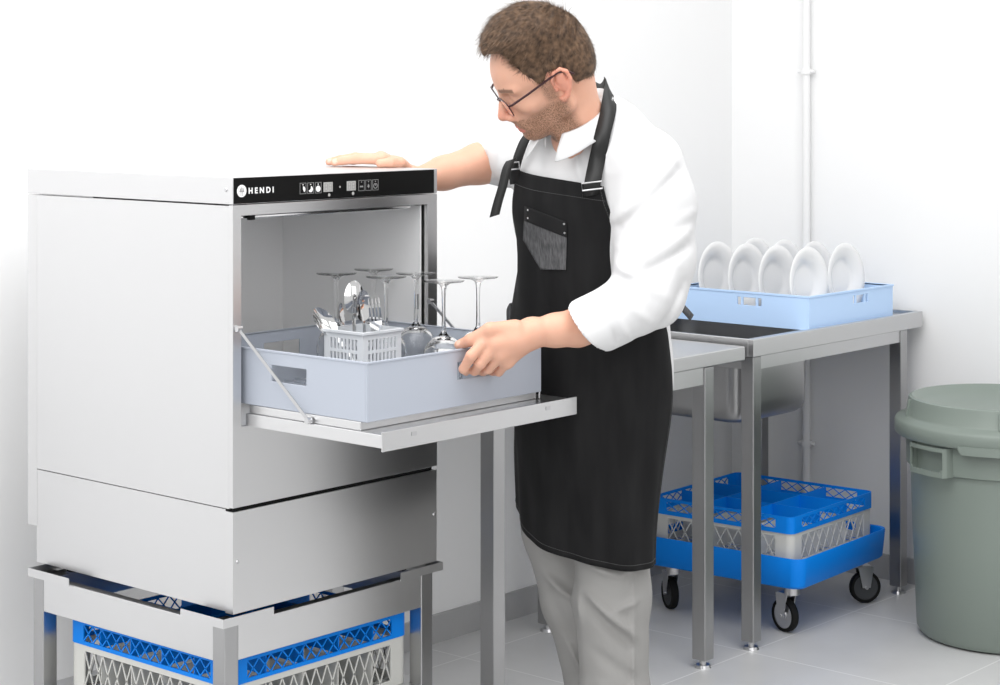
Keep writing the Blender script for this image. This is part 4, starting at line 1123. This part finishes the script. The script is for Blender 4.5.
base = W(*np.array([0.20, 4.10, 0.0]))
man = empty('person', base, label='man in white shirt, black apron and glasses leaning over the open dishwasher', cat='person')
bo = np_mesh('body', BV, BF, M['skin'], man)
for nm, vals in (('lip', lip), ('stubble', stub), ('red', red), ('brow', brow_m), ('nail', nail)): attr(bo, nm, vals)

# ------------------------------------------------------------------ shirt
M['shirt'] = mat('white_cotton_shirt', (0.66, 0.66, 0.665), 0.8, spec=0.2, bump=((700, 700, 700), 0.08, 0.0006))
sh = Vol()
sh.loft(rows_of(SH), k=0.03)
ax_l = (L_CF - L_EL); ax_l = ax_l / np.linalg.norm(ax_l)
ax_r = (R_WR - R_CF); ax_r = ax_r / np.linalg.norm(ax_r)
sh.cone(R3(612, 120, 4.00), L_SH, 0.050, 0.066, k=0.03)
sh.cone(R3(585, 128, 4.06), R_SH, 0.048, 0.060, k=0.03)
sh.chain([(L_SH, 0.070), (R3(655, 205, 3.90), 0.077), (R3(655, 255, 3.89), 0.0765), (R3(649, 293, 3.87), 0.070)], k=0.03)
sh.chain([(R3(648, 295, 3.87), 0.068), (L_CF - ax_l * 0.045, 0.0585)], k=0.025)
sh.chain([(L_CF - ax_l * 0.062, 0.0600), (L_CF + ax_l * 0.0, 0.0585), (L_CF + ax_l * 0.07, 0.0575)], k=0.002)      # turned-back cuff
sh.cut(R3(591, 327, 3.79), (-0.785, 0.22, -0.60), L_CF + np.array([-0.115, 0.0, -0.09]), 0.165)
sh.chain([(R_SH, 0.064), (R_EL, 0.058)], k=0.03)
sh.chain([(R_EL, 0.056), (R_CF - ax_r * 0.02, 0.050)], k=0.025)
sh.chain([(R_CF - ax_r * 0.055, 0.050), (R_CF + ax_r * 0.05, 0.049)], k=0.002)
sh.cut(R_CF, ax_r, R_CF + ax_r * 0.05, 0.075)
def creases(L, amp, f, dmax):
    """cloth creases: each a raised (or sunken) line between two points of the surface, plus a light overall waviness"""
    A = []
    for p, q, h_, w_, d_ in L: A.append((R3(p[0], p[1], d_), R3(q[0], q[1], d_), h_ * 1.9, w_ * 0.9))
    base_f = cloth_disp(amp, f)
    def g(P):
        out = base_f(P)
        for p, q, h_, w_ in A:
            ab_ = q - p; ap = P - p
            t = np.clip((ap[:, 0] * ab_[0] + ap[:, 2] * ab_[2]) / (ab_[0] ** 2 + ab_[2] ** 2), 0, 1)
            dx, dz = ap[:, 0] - t * ab_[0], ap[:, 2] - t * ab_[2]; dd = (ap[:, 1] - t * ab_[1]) * 0.35
            out = out - h_ * np.sin(math.pi * np.clip(t, 0.04, 0.96)) ** 0.5 * np.exp(-(dx * dx + dz * dz + dd * dd) / (w_ * w_)) * (P[:, 1] < dmax)
        return out
    return g
S_CR = [((674, 160), (614, 220), 0.008, 0.012, 3.86), ((678, 172), (622, 226), -0.008, 0.013, 3.86), ((652, 188), (618, 246), 0.007, 0.010, 3.86), ((660, 200), (628, 250), -0.006, 0.011, 3.86), ((630, 122), (606, 152), 0.006, 0.010, 3.92),
        ((692, 212), (650, 232), 0.005, 0.011, 3.86), ((690, 230), (640, 262), 0.007, 0.012, 3.84), ((688, 246), (640, 272), -0.007, 0.012, 3.84), ((612, 262), (664, 296), 0.008, 0.012, 3.82), ((604, 282), (652, 278), -0.006, 0.011, 3.80),
        ((676, 266), (642, 330), 0.007, 0.012, 3.84), ((682, 282), (658, 330), -0.006, 0.011, 3.84), ((607, 300), (629, 338), 0.007, 0.007, 3.77), ((600, 312), (618, 342), -0.005, 0.009, 3.77), ((618, 296), (650, 322), 0.006, 0.010, 3.80),
        ((622, 240), (616, 268), 0.006, 0.009, 3.86), ((552, 152), (556, 180), 0.004, 0.006, 3.92), ((575, 150), (580, 180), 0.004, 0.008, 3.91), ((488, 140), (500, 170), 0.005, 0.010, 4.32), ((500, 128), (506, 170), -0.005, 0.010, 4.25)]
def cloth_disp(amp, f):
    def g(P):
        x, y, z = P[:, 0], P[:, 1], P[:, 2]
        return amp * (np.sin(f * (x * 0.9 + z * 0.7) + 3.1 * np.sin(9 * z + 5 * y)) * 0.5 + np.sin(f * 1.7 * (z - 0.5 * x + 0.4 * y) + 2 * np.sin(13 * x)) * 0.35)
    return g
# neck opening
sh.add(lambda P: body_neck(P) - 0.004, R3(585, 110, 3.97), 0.16, 0.004, 'sub')
def body_neck(P):
    v = Vol(); v.chain([(HP(-0.030, 0, -0.030), 0.058), (R3(576, 118, 3.965), 0.053)], k=0.02)
    v.chain([(R3(573, 125, 3.93), 0.020), (R3(565, 147, 3.885), 0.004)], k=0.02)
    return v.value(P)
SV, SF = sh.mesh((-0.06, 3.62, 0.84), (0.46, 4.55, 1.52), 0.0036, B=20, disp=creases(S_CR, 0.0020, 34, 4.6), smooth=1)
shirt = np_mesh('shirt', SV, SF, M['shirt'], man)

def bvh_of(objs):
    vs = []; fs = []
    for o in objs:
        n = len(vs); org = ORG[o.name]
        vs += [v.co + org for v in o.data.vertices]; fs += [tuple(i + n for i in p.vertices) for p in o.data.polygons]
    return BVHTree.FromPolygons(vs, fs)
CAMV = Vector((0, 0, CAM_H))
def dist_at(bvh, u, v, default):
    tgt = W(*RDZ(u, v, 4.0)); dr = (tgt - CAMV).normalized()
    hit = bvh.ray_cast(CAMV, dr)
    if hit[0] is None: return default
    return (hit[0] - CAMV).dot(Vector((SY, CY, 0)))
sb = bvh_of([shirt, bo])

# collar: a standing band and two leaves folded over it
CN = R3(577, 113, 3.968)
F3 = np.array([FF[0], FF[1], -0.62]); L3 = np.array([FL[0], FL[1], -0.10]); UP3 = np.array([0.08, 0.05, 1.0])
N = 44; V = []; F = []
cols = 6
for i in range(N + 1):
    q = i / N; th_ = math.radians(24 + (360 - 48) * q)
    c_, s_2 = math.cos(th_), math.sin(th_)
    out = F3 * c_ * 0.073 + L3 * s_2 * 0.059
    top = CN + out * 1.0 + UP3 * 0.004
    on = np.array([out[0], out[1], 0]); on = on / np.linalg.norm(on)
    tip = max(0.0, (math.cos(th_) - 0.35)) / 0.65
    fall = 0.042 + 0.016 * tip
    P_in = CN + out * 0.97 - UP3 * 0.032
    sl = 0.34 + 0.10 * tip
    leaf1 = top + on * 0.006 - UP3 * 0.003
    leaf2 = top + on * (0.010 + fall * sl * 0.5) - UP3 * fall * 0.55
    leaf3 = top + on * (0.012 + fall * sl) - UP3 * fall
    if tip > 0.4:   # the tips swing back from the opening
        sd = np.array([FL[0], FL[1], 0]) * (1 if s_2 > 0 else -1)
        leaf3 = leaf3 + sd * 0.004 * tip
    V += [P_in, CN + out * 0.99 - UP3 * 0.012, top, leaf1, leaf2, leaf3]
for i in range(N):
    for k in range(cols - 1): F.append((i * cols + k, i * cols + k + 1, (i + 1) * cols + k + 1, (i + 1) * cols + k))
co = np_mesh('collar', np.array(V), F, M['shirt'], shirt)
so = co.modifiers.new('thick', 'SOLIDIFY'); so.thickness = 0.0022; so.offset = 0

# ------------------------------------------------------------------ trousers and shoes
M['trousers'] = mat('light_grey_chinos', (150, 149, 147), 0.85, spec=0.15, bump=((900, 900, 900), 0.12, 0.0006))
tr = Vol()
tr.loft([(vz(v, 4.09), (u - 500) / F_PX * 4.09, 4.10, a, b) for v, u, a, b in ((340, 593, 0.160, 0.122), (400, 592, 0.162, 0.122), (450, 590, 0.140, 0.100))], k=0.03)
tr.chain([(R3(613, 450, 4.06), 0.078), (R3(612.5, 540, 4.05), 0.079), (R3(612, 600, 4.04), 0.0775), (R3(614.5, 690, 4.04), 0.0700), (R3(619, 806, 4.055), 0.0600)], k=0.02)
tr.chain([(R3(558, 450, 4.15), 0.074), (R3(559, 530, 4.16), 0.0765), (R3(577, 600, 4.17), 0.0730), (R3(597, 682, 4.19), 0.0650), (R3(613, 775, 4.24), 0.0570)], k=0.02)
for x, y_ in ((619, 4.055), (615, 4.24)): tr.cut(R3(x, 804 if x == 619 else 773, y_), (0, 0, -1), R3(x, 835, y_), 0.12)
T_CR = [((570, 583), (646, 646), 0.007, 0.012, 3.95), ((574, 556), (580, 640), 0.005, 0.010, 3.97), ((580, 640), (584, 720), 0.004, 0.010, 3.97), ((578, 566), (622, 578), 0.006, 0.012, 3.95), ((622, 578), (640, 562), 0.004, 0.010, 3.95),
        ((588, 650), (645, 690), -0.005, 0.012, 3.95), ((578, 600), (640, 657), -0.007, 0.011, 3.95), ((633, 560), (634, 770), 0.004, 0.006, 3.97), ((612, 612), (648, 600), 0.004, 0.010, 3.95), ((600, 690), (644, 720), 0.005, 0.012, 3.95),
        ((540, 575), (572, 600), 0.006, 0.012, 4.08), ((545, 590), (578, 650), -0.006, 0.012, 4.08), ((530, 545), (560, 560), 0.004, 0.010, 4.08), ((565, 640), (590, 690), 0.005, 0.011, 4.10)]
TV, TF = tr.mesh((-0.05, 3.7, 0.03), (0.46, 4.5, 1.04), 0.0042, B=20, disp=creases([(a, b, c * 1.3, d, e) for a, b, c, d, e in T_CR], 0.0020, 30, 4.16), smooth=1)
np_mesh('trousers', TV, TF, M['trousers'], man)
M['shoe'] = mat('black_leather_shoe', (0.012, 0.012, 0.012), 0.4)
f3 = np.array([FF[0], FF[1], 0.0])
for an in (ANL, ANR):
    a0 = np.array([an[0], an[1], 0.0])
    v = Vol(); v.chain([(a0 - f3 * 0.03 + [0, 0, 0.050], 0.046), (a0 + f3 * 0.07 + [0, 0, 0.050], 0.047), (a0 + f3 * 0.17 + [0, 0, 0.036], 0.038), (a0 + f3 * 0.20 + [0, 0, 0.034], 0.034)], k=0.03)
    v.cone(a0 + [0, 0, 0.05], a0 + [0, 0, 0.105], 0.046, 0.044, k=0.02)
    v.cut((0, 0, 0.001), (0, 0, -1), a0 + f3 * 0.08 + [0, 0, -0.2], 0.30)
    v.cut(a0 + [0, 0, 0.112], (0, 0, 1), a0 + [0, 0, 0.17], 0.08)
    SVv, SFf = v.mesh(a0 - [0.3, 0.3, 0.02], a0 + [0.3, 0.3, 0.2], 0.005, B=12)
    np_mesh('shoe', SVv, SFf, M['shoe'], man)

# ------------------------------------------------------------------ apron
M['apron'] = mat('black_denim_apron', (0.0075, 0.0075, 0.008), 0.8, spec=0.2, bump=((900, 900, 300), 0.2, 0.0008), noise=((30, 30, 6), (0.0135, 0.0135, 0.014)))
AP = [(165, 590, 4.035, 0.193, 0.122), (200, 592, 4.04, 0.193, 0.134), (240, 595, 4.06, 0.183, 0.134), (290, 592, 4.08, 0.180, 0.143), (330, 591.5, 4.09, 0.184, 0.147), (400, 590.5, 4.09, 0.184, 0.148),
      (450, 589, 4.085, 0.178, 0.138), (490, 588.5, 4.08, 0.171, 0.128), (530, 587.5, 4.08, 0.166, 0.118), (575, 587, 4.08, 0.164, 0.114)]
AR = sorted(rows_of(AP)); AZ = np.array([q[0] for q in AR]); AA = np.array(AR)
def smooth_interp(z, col):
    return sum(np.interp(np.clip(z + o, AZ[0], AZ[-1]), AZ, AA[:, col]) * w for o, w in ((-0.03, 0.25), (0, 0.5), (0.03, 0.25)))
def phi_lim(z):
    zs = [0.5, 0.96, 1.03, 1.10, 1.17, 1.23, 1.30, 1.345, 1.40]
    return np.interp(z, zs, [116, 112, 106, 92, 64, 52, 43, 39, 38])
def ap_pt(z, phi, off=0.0):
    ph = math.radians(phi)
    a, b_ = smooth_interp(z, 3) + off, smooth_interp(z, 4) + off
    lowz = np.clip((1.02 - z) / 0.45, 0, 1)
    w = 0.0070 * lowz * math.sin(5.0 * ph + 1.2 + 2.0 * z) + 0.0030 * lowz * math.sin(11 * ph + 3 * z) + 0.0034 * (1 - lowz) * math.sin(7 * ph + 21 * z) + 0.0030 * math.sin(17 * z + 3 * ph)
    a += w; b_ += w
    cr, cd = smooth_interp(z, 1), smooth_interp(z, 2)
    return np.array([cr + FF[0] * b_ * math.cos(ph) + FL[0] * a * math.sin(ph), cd + FF[1] * b_ * math.cos(ph) + FL[1] * a * math.sin(ph), z])
def ap_top(q): return 1.350 - 0.014 * q
def ap_bot(q): return float(np.interp(q, [-1, -0.7, -0.47, -0.2, 0.1, 0.3, 0.5, 0.75, 1], [0.665, 0.655, 0.636, 0.602, 0.577, 0.568, 0.561, 0.556, 0.556]))
NZ, NP = 110, 90; V = []; F = []
for j in range(NZ + 1):
    for i in range(NP + 1):
        q = -1 + 2 * i / NP
        z = ap_bot(q) + (ap_top(q) - ap_bot(q)) * j / NZ
        V.append(ap_pt(z, q * phi_lim(z)))
for j in range(NZ):
    for i in range(NP): F.append((j * (NP + 1) + i, j * (NP + 1) + i + 1, (j + 1) * (NP + 1) + i + 1, (j + 1) * (NP + 1) + i))
ap_o = np_mesh('apron', np.array(V), F, M['apron'], man)
so = ap_o.modifiers.new('thick', 'SOLIDIFY'); so.thickness = 0.0022; so.offset = 0
ab = bvh_of([ap_o])

def strip(name, pts, w, m, parent, th=0.002, sides=None):
    """a flat band through pts (right, away, up), w wide, along the given side directions"""
    pts = [np.array(p, float) for p in pts]
    # resample
    P = []
    for i in range(len(pts) - 1):
        p0, p1, p2, p3 = pts[max(i - 1, 0)], pts[i], pts[i + 1], pts[min(i + 2, len(pts) - 1)]
        for j in range(6):
            u = j / 6; P.append((0.5 * ((2 * p1) + (-p0 + p2) * u + (2 * p0 - 5 * p1 + 4 * p2 - p3) * u * u + (-p0 + 3 * p1 - 3 * p2 + p3) * u ** 3), i + u))
    P.append((pts[-1], len(pts) - 1.0))
    V = []
    for p, s_ in P:
        i = min(int(s_), len(pts) - 2); u = s_ - i
        sd = np.array(sides[i]) * (1 - u) + np.array(sides[i + 1]) * u; sd = sd / np.linalg.norm(sd)
        V += [p - sd * w / 2, p + sd * w / 2]
    F = [(2 * i, 2 * i + 1, 2 * i + 3, 2 * i + 2) for i in range(len(P) - 1)]
    o = np_mesh(name, np.array(V), F, m, parent)
    s2 = o.modifiers.new('thick', 'SOLIDIFY'); s2.thickness = th; s2.offset = 0
    return o
M['strap'] = mat('black_leather_strap', (0.018, 0.018, 0.018), 0.45, spec=0.35)
M['denim'] = mat('grey_denim_patch', (0.055, 0.056, 0.058), 0.85, spec=0.2, bump=((900, 900, 900), 0.3, 0.001), noise=((220, 220, 60), (0.13, 0.13, 0.135)))
def on_shirt(u, v, off, dflt):
    return R3(u, v, dist_at(sb2, u, v, dflt) - off)
sb2 = bvh_of([shirt, co])
def lim(p, dmax): return p if p[1] < dmax else p * 0 + np.array([p[0] / p[1] * dmax, dmax, CAM_H + (p[2] - CAM_H) / p[1] * dmax])
L_str = [R3(591, 196, dist_at(ab, 591, 196, 3.88) - 0.006), R3(592.5, 183, 3.872), on_shirt(597, 160, 0.008, 3.90), on_shirt(602, 137, 0.008, 3.92), on_shirt(608, 112, 0.008, 3.95), R3(609.5, 96, 3.975), R3(609, 88, 4.000), R3(605, 85, 4.015)]
DSTR = [round(float(p[1]), 3) for p in L_str]
sd = [(0.98, -0.05, 0.12)] * 3 + [(0.95, 0.05, 0.15), (0.85, 0.25, 0.0), (0.65, 0.45, -0.4), (0.35, 0.3, -0.8), (0.1, 0.1, -0.95)]
strip('neck_strap', L_str, 0.034, M['strap'], ap_o, sides=sd)
R_str = [R3(515, 184, dist_at(ab, 515, 184, 4.05) - 0.006), R3(514.5, 172, 4.035), R3(519, 155, 4.02), R3(525, 140, 4.015), R3(533, 128, 4.02), R3(546, 112, 4.05), R3(565, 97, 4.10), R3(585, 84, 4.09), R3(600, 90, 4.040), R3(605, 85, 4.015)]
sd = [(0.75, -0.6, 0.1)] * 4 + [(0.7, -0.55, 0.3), (0.5, -0.5, 0.6), (0.2, -0.3, 0.9), (0.1, 0.3, -0.9), (0.1, 0.8, -0.5)]
sd[6] = (0.2, -0.2, 0.9); sd[7] = (-0.05, 0.2, 0.95); sd[8] = (-0.1, -0.1, 0.95); sd.append((-0.1, -0.1, 0.95))
strip('neck_strap', R_str, 0.026, M['strap'], ap_o, sides=sd)
strip('strap_tail', [R3(511, 160, 4.012), R3(507, 168, 4.006), R3(503, 185, 4.004), R3(498, 202, 4.004), R3(494.5, 216, 4.004)], 0.022, M['strap'], ap_o, sides=[(0.9, -0.25, 0.3)] * 5)
def buckle(c, s, w, h, name='buckle'):
    s = np.array(s, float); s /= np.linalg.norm(s); upv = np.array([0.05, 0, 1.0]); upv -= s * (upv @ s); upv /= np.linalg.norm(upv)
    b = MB(); pts = [c - s * w / 2 - upv * h / 2, c + s * w / 2 - upv * h / 2, c + s * w / 2 + upv * h / 2, c - s * w / 2 + upv * h / 2]
    pts = [W(*p) for p in pts]
    b.tube(pts + [pts[0], pts[1]], 0.0016, n=8, caps=False); b.build(name, M['zinc'], ap_o)
buckle(R3(592, 186, 3.862), (0.98, -0.05, 0.12), 0.040, 0.014)
buckle(R3(513.5, 166, 4.022), (0.75, -0.6, 0.1), 0.030, 0.014)

def patch(name, poly, m, off, parent, bvh, dflt, n=14, th=0.0015):
    """a piece of cloth lying on a surface: quad corners (u, v), top left, top right, bottom right, bottom left ... sampled"""
    (a, b_, c, d) = [np.array(p, float) for p in poly]; V = []; F = []
    for j in range(n + 1):
        for i in range(n + 1):
            s_, t_ = i / n, j / n; p = (a * (1 - s_) + b_ * s_) * (1 - t_) + (d * (1 - s_) + c * s_) * t_
            V.append(R3(p[0], p[1], dist_at(bvh, p[0], p[1], dflt) - off))
    for j in range(n):
        for i in range(n): F.append((j * (n + 1) + i, (j + 1) * (n + 1) + i, (j + 1) * (n + 1) + i + 1, j * (n + 1) + i + 1))
    return np.array(V), F
def patch_obj(name, polys, m, off, parent, dflt, th=0.0015):
    V = []; F = []
    for p in polys:
        v, f = patch(name, p, m, off, parent, ab, dflt); n = len(V); V += list(v); F += [tuple(i + n for i in q) for q in f]
    o = np_mesh(name, np.array(V), F, m, parent)
    w = o.modifiers.new('weld', 'WELD'); w.merge_threshold = 0.0004
    s2 = o.modifiers.new('thick', 'SOLIDIFY'); s2.thickness = th; s2.offset = 1
    return o
pk = patch_obj('chest_pocket', [((524.5, 219), (567, 236), (566.5, 252), (523.5, 240)), ((523.5, 240), (566.5, 252), (566, 270), (541, 269.5))], M['denim'], 0.0030, ap_o, 3.95)
pk['label'] = 'grey denim chest pocket'
M['band'] = mat('black_denim_band', (0.012, 0.012, 0.0125), 0.7, spec=0.25)
patch_obj('pocket_band', [((525, 206), (566.5, 222), (567, 237.5), (524.5, 220.5))], M['band'], 0.0044, pk, 3.95)
for u, v in ((528, 210), (564, 224), (564.5, 233), (528, 218)):
    d_ = dist_at(ab, u, v, 3.95) - 0.0075; p = R3(u, v, d_); b = MB(); n_ = Vector((SY, CY, 0)) * -1
    b.cyl(W(*p), W(*p) + n_ * 0.0015, 0.0022, 0.0016, n=12); b.build('rivet', M['zinc'], pk)
M['thread'] = mat('grey_stitching', (0.09, 0.09, 0.09), 0.9)
def stitch(fn, n, name='stitching'):
    b = MB()
    for i in range(n):
        p0, p1 = fn((i + 0.15) / n), fn((i + 0.75) / n)
        b.bar(W(*p0), W(*p1), 0.0009, 0.0007, up=(SY, CY, 0.01))
    return b.build(name, M['thread'], ap_o, smooth=False)
def row_fn(dz, top=False, q0=-0.98, q1=0.98):
    def f(s):
        q = q0 + (q1 - q0) * s; z = (ap_top(q) - dz) if top else (ap_bot(q) + dz); return ap_pt(z, q * phi_lim(z), 0.0018)
    return f
stitch(row_fn(0.012), 150); stitch(row_fn(0.030, True), 60)
def side_fn(sg):
    def f(s): z = 0.60 + 0.73 * s; return ap_pt(z, sg * (phi_lim(z) - 2.5), 0.0018)
    return f
stitch(side_fn(1), 150); stitch(side_fn(-1), 150)
# waist tie with its loose end behind him
strip('waist_tie', [R3(668, 298, 4.06), R3(676, 302, 4.07), R3(684, 309, 4.06), R3(692, 318, 4.05)], 0.015, M['denim'], ap_o, sides=[(0.3, 0.1, 0.95), (0.3, 0.1, 0.95), (0.45, 0.1, 0.85), (0.5, 0.1, 0.8)])
strip('waist_tie', [R3(512, 303, 4.155), R3(509.5, 309, 4.165), R3(509.5, 320, 4.165)], 0.014, M['denim'], ap_o, sides=[(0.8, -0.5, 0.2)] * 3)

# ------------------------------------------------------------------ hair
def hair_material():
    m = bpy.data.materials.new('brown_hair'); m.use_nodes = True; nt = m.node_tree; b = nt.nodes['Principled BSDF']
    tc = nt.nodes.new('ShaderNodeTexCoord'); n = nt.nodes.new('ShaderNodeTexNoise'); n.inputs['Scale'].default_value = 90; n.inputs['Detail'].default_value = 4
    nt.links.new(tc.outputs['Object'], n.inputs[0]); rp = nt.nodes.new('ShaderNodeValToRGB')
    rp.color_ramp.elements[0].position = 0.32; rp.color_ramp.elements[1].position = 0.68
    rp.color_ramp.elements[0].color = (*srgb((58, 43, 32)), 1); rp.color_ramp.elements[1].color = (*srgb((116, 91, 70)), 1)
    nt.links.new(n.outputs[0], rp.inputs[0]); nt.links.new(rp.outputs[0], b.inputs['Base Color'])
    b.inputs['Roughness'].default_value = 0.55; b.inputs['Specular IOR Level'].default_value = 0.3
    return m
M['hair'] = hair_material()
hv = Vol()
hv.ball(HP(-0.003, 0, 0.050), np.array((0.1010, 0.0800, 0.0950)) * HS, HR, k=0.01)
hv.ball(HP(0.012, 0, 0.101), np.array((0.081, 0.067, 0.059)) * HS, HR, k=0.02)
hv.ball(HP(-0.054, 0, 0.012), np.array((0.050, 0.061, 0.064)) * HS, HR, k=0.02)
hl_x = [-0.14, -0.085, -0.050, -0.034, -0.024, 0.006, 0.016, 0.022, 0.032, 0.040, 0.052, 0.062, 0.080, 0.092, 0.12]
hl_z = [-0.040, -0.046, -0.042, -0.022, 0.030, 0.036, 0.020, -0.008, -0.002, 0.034, 0.062, 0.104, 0.116, 0.118, 0.120]
def hair_cut(P):
    h = to_head(P)
    zl = np.interp(h[:, 0], hl_x, hl_z) - np.where(h[:, 0] > 0.05, 0.010 * np.clip(1 - (np.abs(h[:, 1]) / 0.035) ** 2, -1, 1), 0)
    return (h[:, 2] - zl) * HS * 0.7
hv.add(hair_cut, HO, 0.4, 0.004, 'sub')     # removed below, see sign
# keep the part above the hairline: subtracting takes away where the function is negative
hv.items[-1] = ('sub', lambda P: hair_cut(P), HO, 0.4, 0.004)
def hair_disp(P):
    h = to_head(P); return 0.0016 * np.sin(150 * h[:, 1] + 6 * np.sin(40 * h[:, 0])) * np.sin(60 * h[:, 0] + 20 * h[:, 2]) 
HV, HF = hv.mesh(HO - 0.22, HO + 0.22, 0.0035, B=16, disp=hair_disp)
ho = np_mesh('hair', HV, HF, M['hair'], man)
# strands combed forward from the crown
rng = random.Random(5)
me = ho.data; area_w = []; tot = 0
polys = [p for p in me.polygons]
for p in polys: tot += p.area; area_w.append(tot)
import bisect
org = ORG[ho.name]; V = []; F = []
Hw = np.array([W(*HR[:, i]) for i in range(3)])       # head axes in the world
HOw = np.array(W(*HO))
crown = np.array([-0.045, 0.0, 0.135])
for k in range(16000):
    p = polys[bisect.bisect(area_w, rng.random() * tot)]
    c = np.array(p.center + org); nrm = np.array(p.normal)
    hl = (Hw @ (c - HOw)) / HS
    zl = float(np.interp(hl[0], hl_x, hl_z))
    if hl[2] < zl + 0.002 or np.dot(nrm, c - HOw) < 0: continue
    dloc = hl - crown; dloc = dloc / (np.linalg.norm(dloc) + 1e-6)
    if hl[2] > 0.06: dloc = dloc * 0.35 + np.array([0.85, 0.25 * math.copysign(1, hl[1]) , 0])
    else: dloc = np.array([0.10, 0, -1.0])
    dw = Hw.T @ dloc; dw -= nrm * (dw @ nrm); dw = dw / (np.linalg.norm(dw) + 1e-6)
    dw += np.array([rng.gauss(0, 0.22) for _ in range(3)]); dw /= np.linalg.norm(dw)
    topf = min(1.0, max(0.15, (hl[2] - 0.02) / 0.08))
    Ls = (0.009 + 0.013 * topf) * rng.uniform(0.7, 1.2); lift = (0.04 + 0.13 * topf) * rng.uniform(0.5, 1.3)
    sd_ = np.cross(dw, nrm); sd_ /= (np.linalg.norm(sd_) + 1e-6); w = 0.00045
    n0 = len(V); base_p = c - nrm * 0.001
    for s_ in (0, 0.5, 1.0):
        q = base_p + dw * Ls * s_ + nrm * (Ls * lift * (2 * s_ - s_ * s_) + 0.0008)
        ww = w * (1 - 0.75 * s_)
        V += [q - sd_ * ww, q + sd_ * ww]
    F += [(n0, n0 + 1, n0 + 3, n0 + 2), (n0 + 2, n0 + 3, n0 + 5, n0 + 4)]
me2 = bpy.data.meshes.new('hair_strands'); o_ = np.array(ORG[man.name])
me2.from_pydata((np.array(V) - o_).tolist(), [], F); me2.materials.append(M['hair'])
hs_ = bpy.data.objects.new('hair_strands', me2); COL.objects.link(hs_); hs_.parent = ho; ORG[hs_.name] = ORG[man.name].copy()
hs_['kind'] = 'stuff'

# ------------------------------------------------------------------ eyeglasses
M['frame'] = mat('dark_glasses_frame', (0.035, 0.008, 0.010), 0.3)
M['lens'] = mat('clear_lens', (1, 1, 1), 0.0, trans=1.0, ior=1.1)
gl = MB()
def hw(x, y, z): return W(*HP(x, y, z))
eg = None
def lens_pts(sg, n=28):
    out = []
    for i in range(n):
        a = 2 * math.pi * i / n; c_, s_ = math.cos(a), math.sin(a)
        y = 0.036 + 0.0275 * math.copysign(abs(c_) ** 0.65, c_); z = 0.004 + 0.0185 * math.copysign(abs(s_) ** 0.65, s_)
        x = 0.1075 - 0.10 * max(0, y - 0.03) * 0.9 - 0.04 * (0.02 - z)
        out.append((x, sg * y, z))
    return out
for sg in (1, -1):
    p = [hw(*q) for q in lens_pts(sg)]; gl.tube(p + [p[0], p[1]], 0.0013, n=8, caps=False)
gl.tube([hw(0.108, -0.0095, 0.010), hw(0.111, 0, 0.012), hw(0.108, 0.0095, 0.010)], 0.0013, n=8)
eg = gl.build('eyeglasses', M['frame'], man)
for sg in (1, -1):
    b = MB(); pts = [hw(0.1035, sg * 0.0640, 0.014), hw(0.098, sg * 0.0705, 0.015), hw(0.060, sg * 0.0755, 0.019), hw(0.015, sg * 0.0810, 0.025), hw(-0.010, sg * 0.0835, 0.028), hw(-0.026, sg * 0.0830, 0.020), hw(-0.036, sg * 0.0800, 0.006)]
    b.tube(pts, [0.0024, 0.0026, 0.0024, 0.0024, 0.0026, 0.0026, 0.0018], n=8); b.build('temple_arm', M['frame'], eg)
    b = MB(); q = [hw(*x) for x in lens_pts(sg)]; q2 = [v + (hw(0.001, 0, 0) - hw(0, 0, 0)) for v in q]; n_ = len(q)
    b.add(q + q2, [tuple(range(n_)), tuple(range(2 * n_ - 1, n_ - 1, -1))] + [(i, i + n_, (i + 1) % n_ + n_, (i + 1) % n_) for i in range(n_)]); b.build('lens', M['lens'], eg, smooth=False)
print('strap', DSTR)
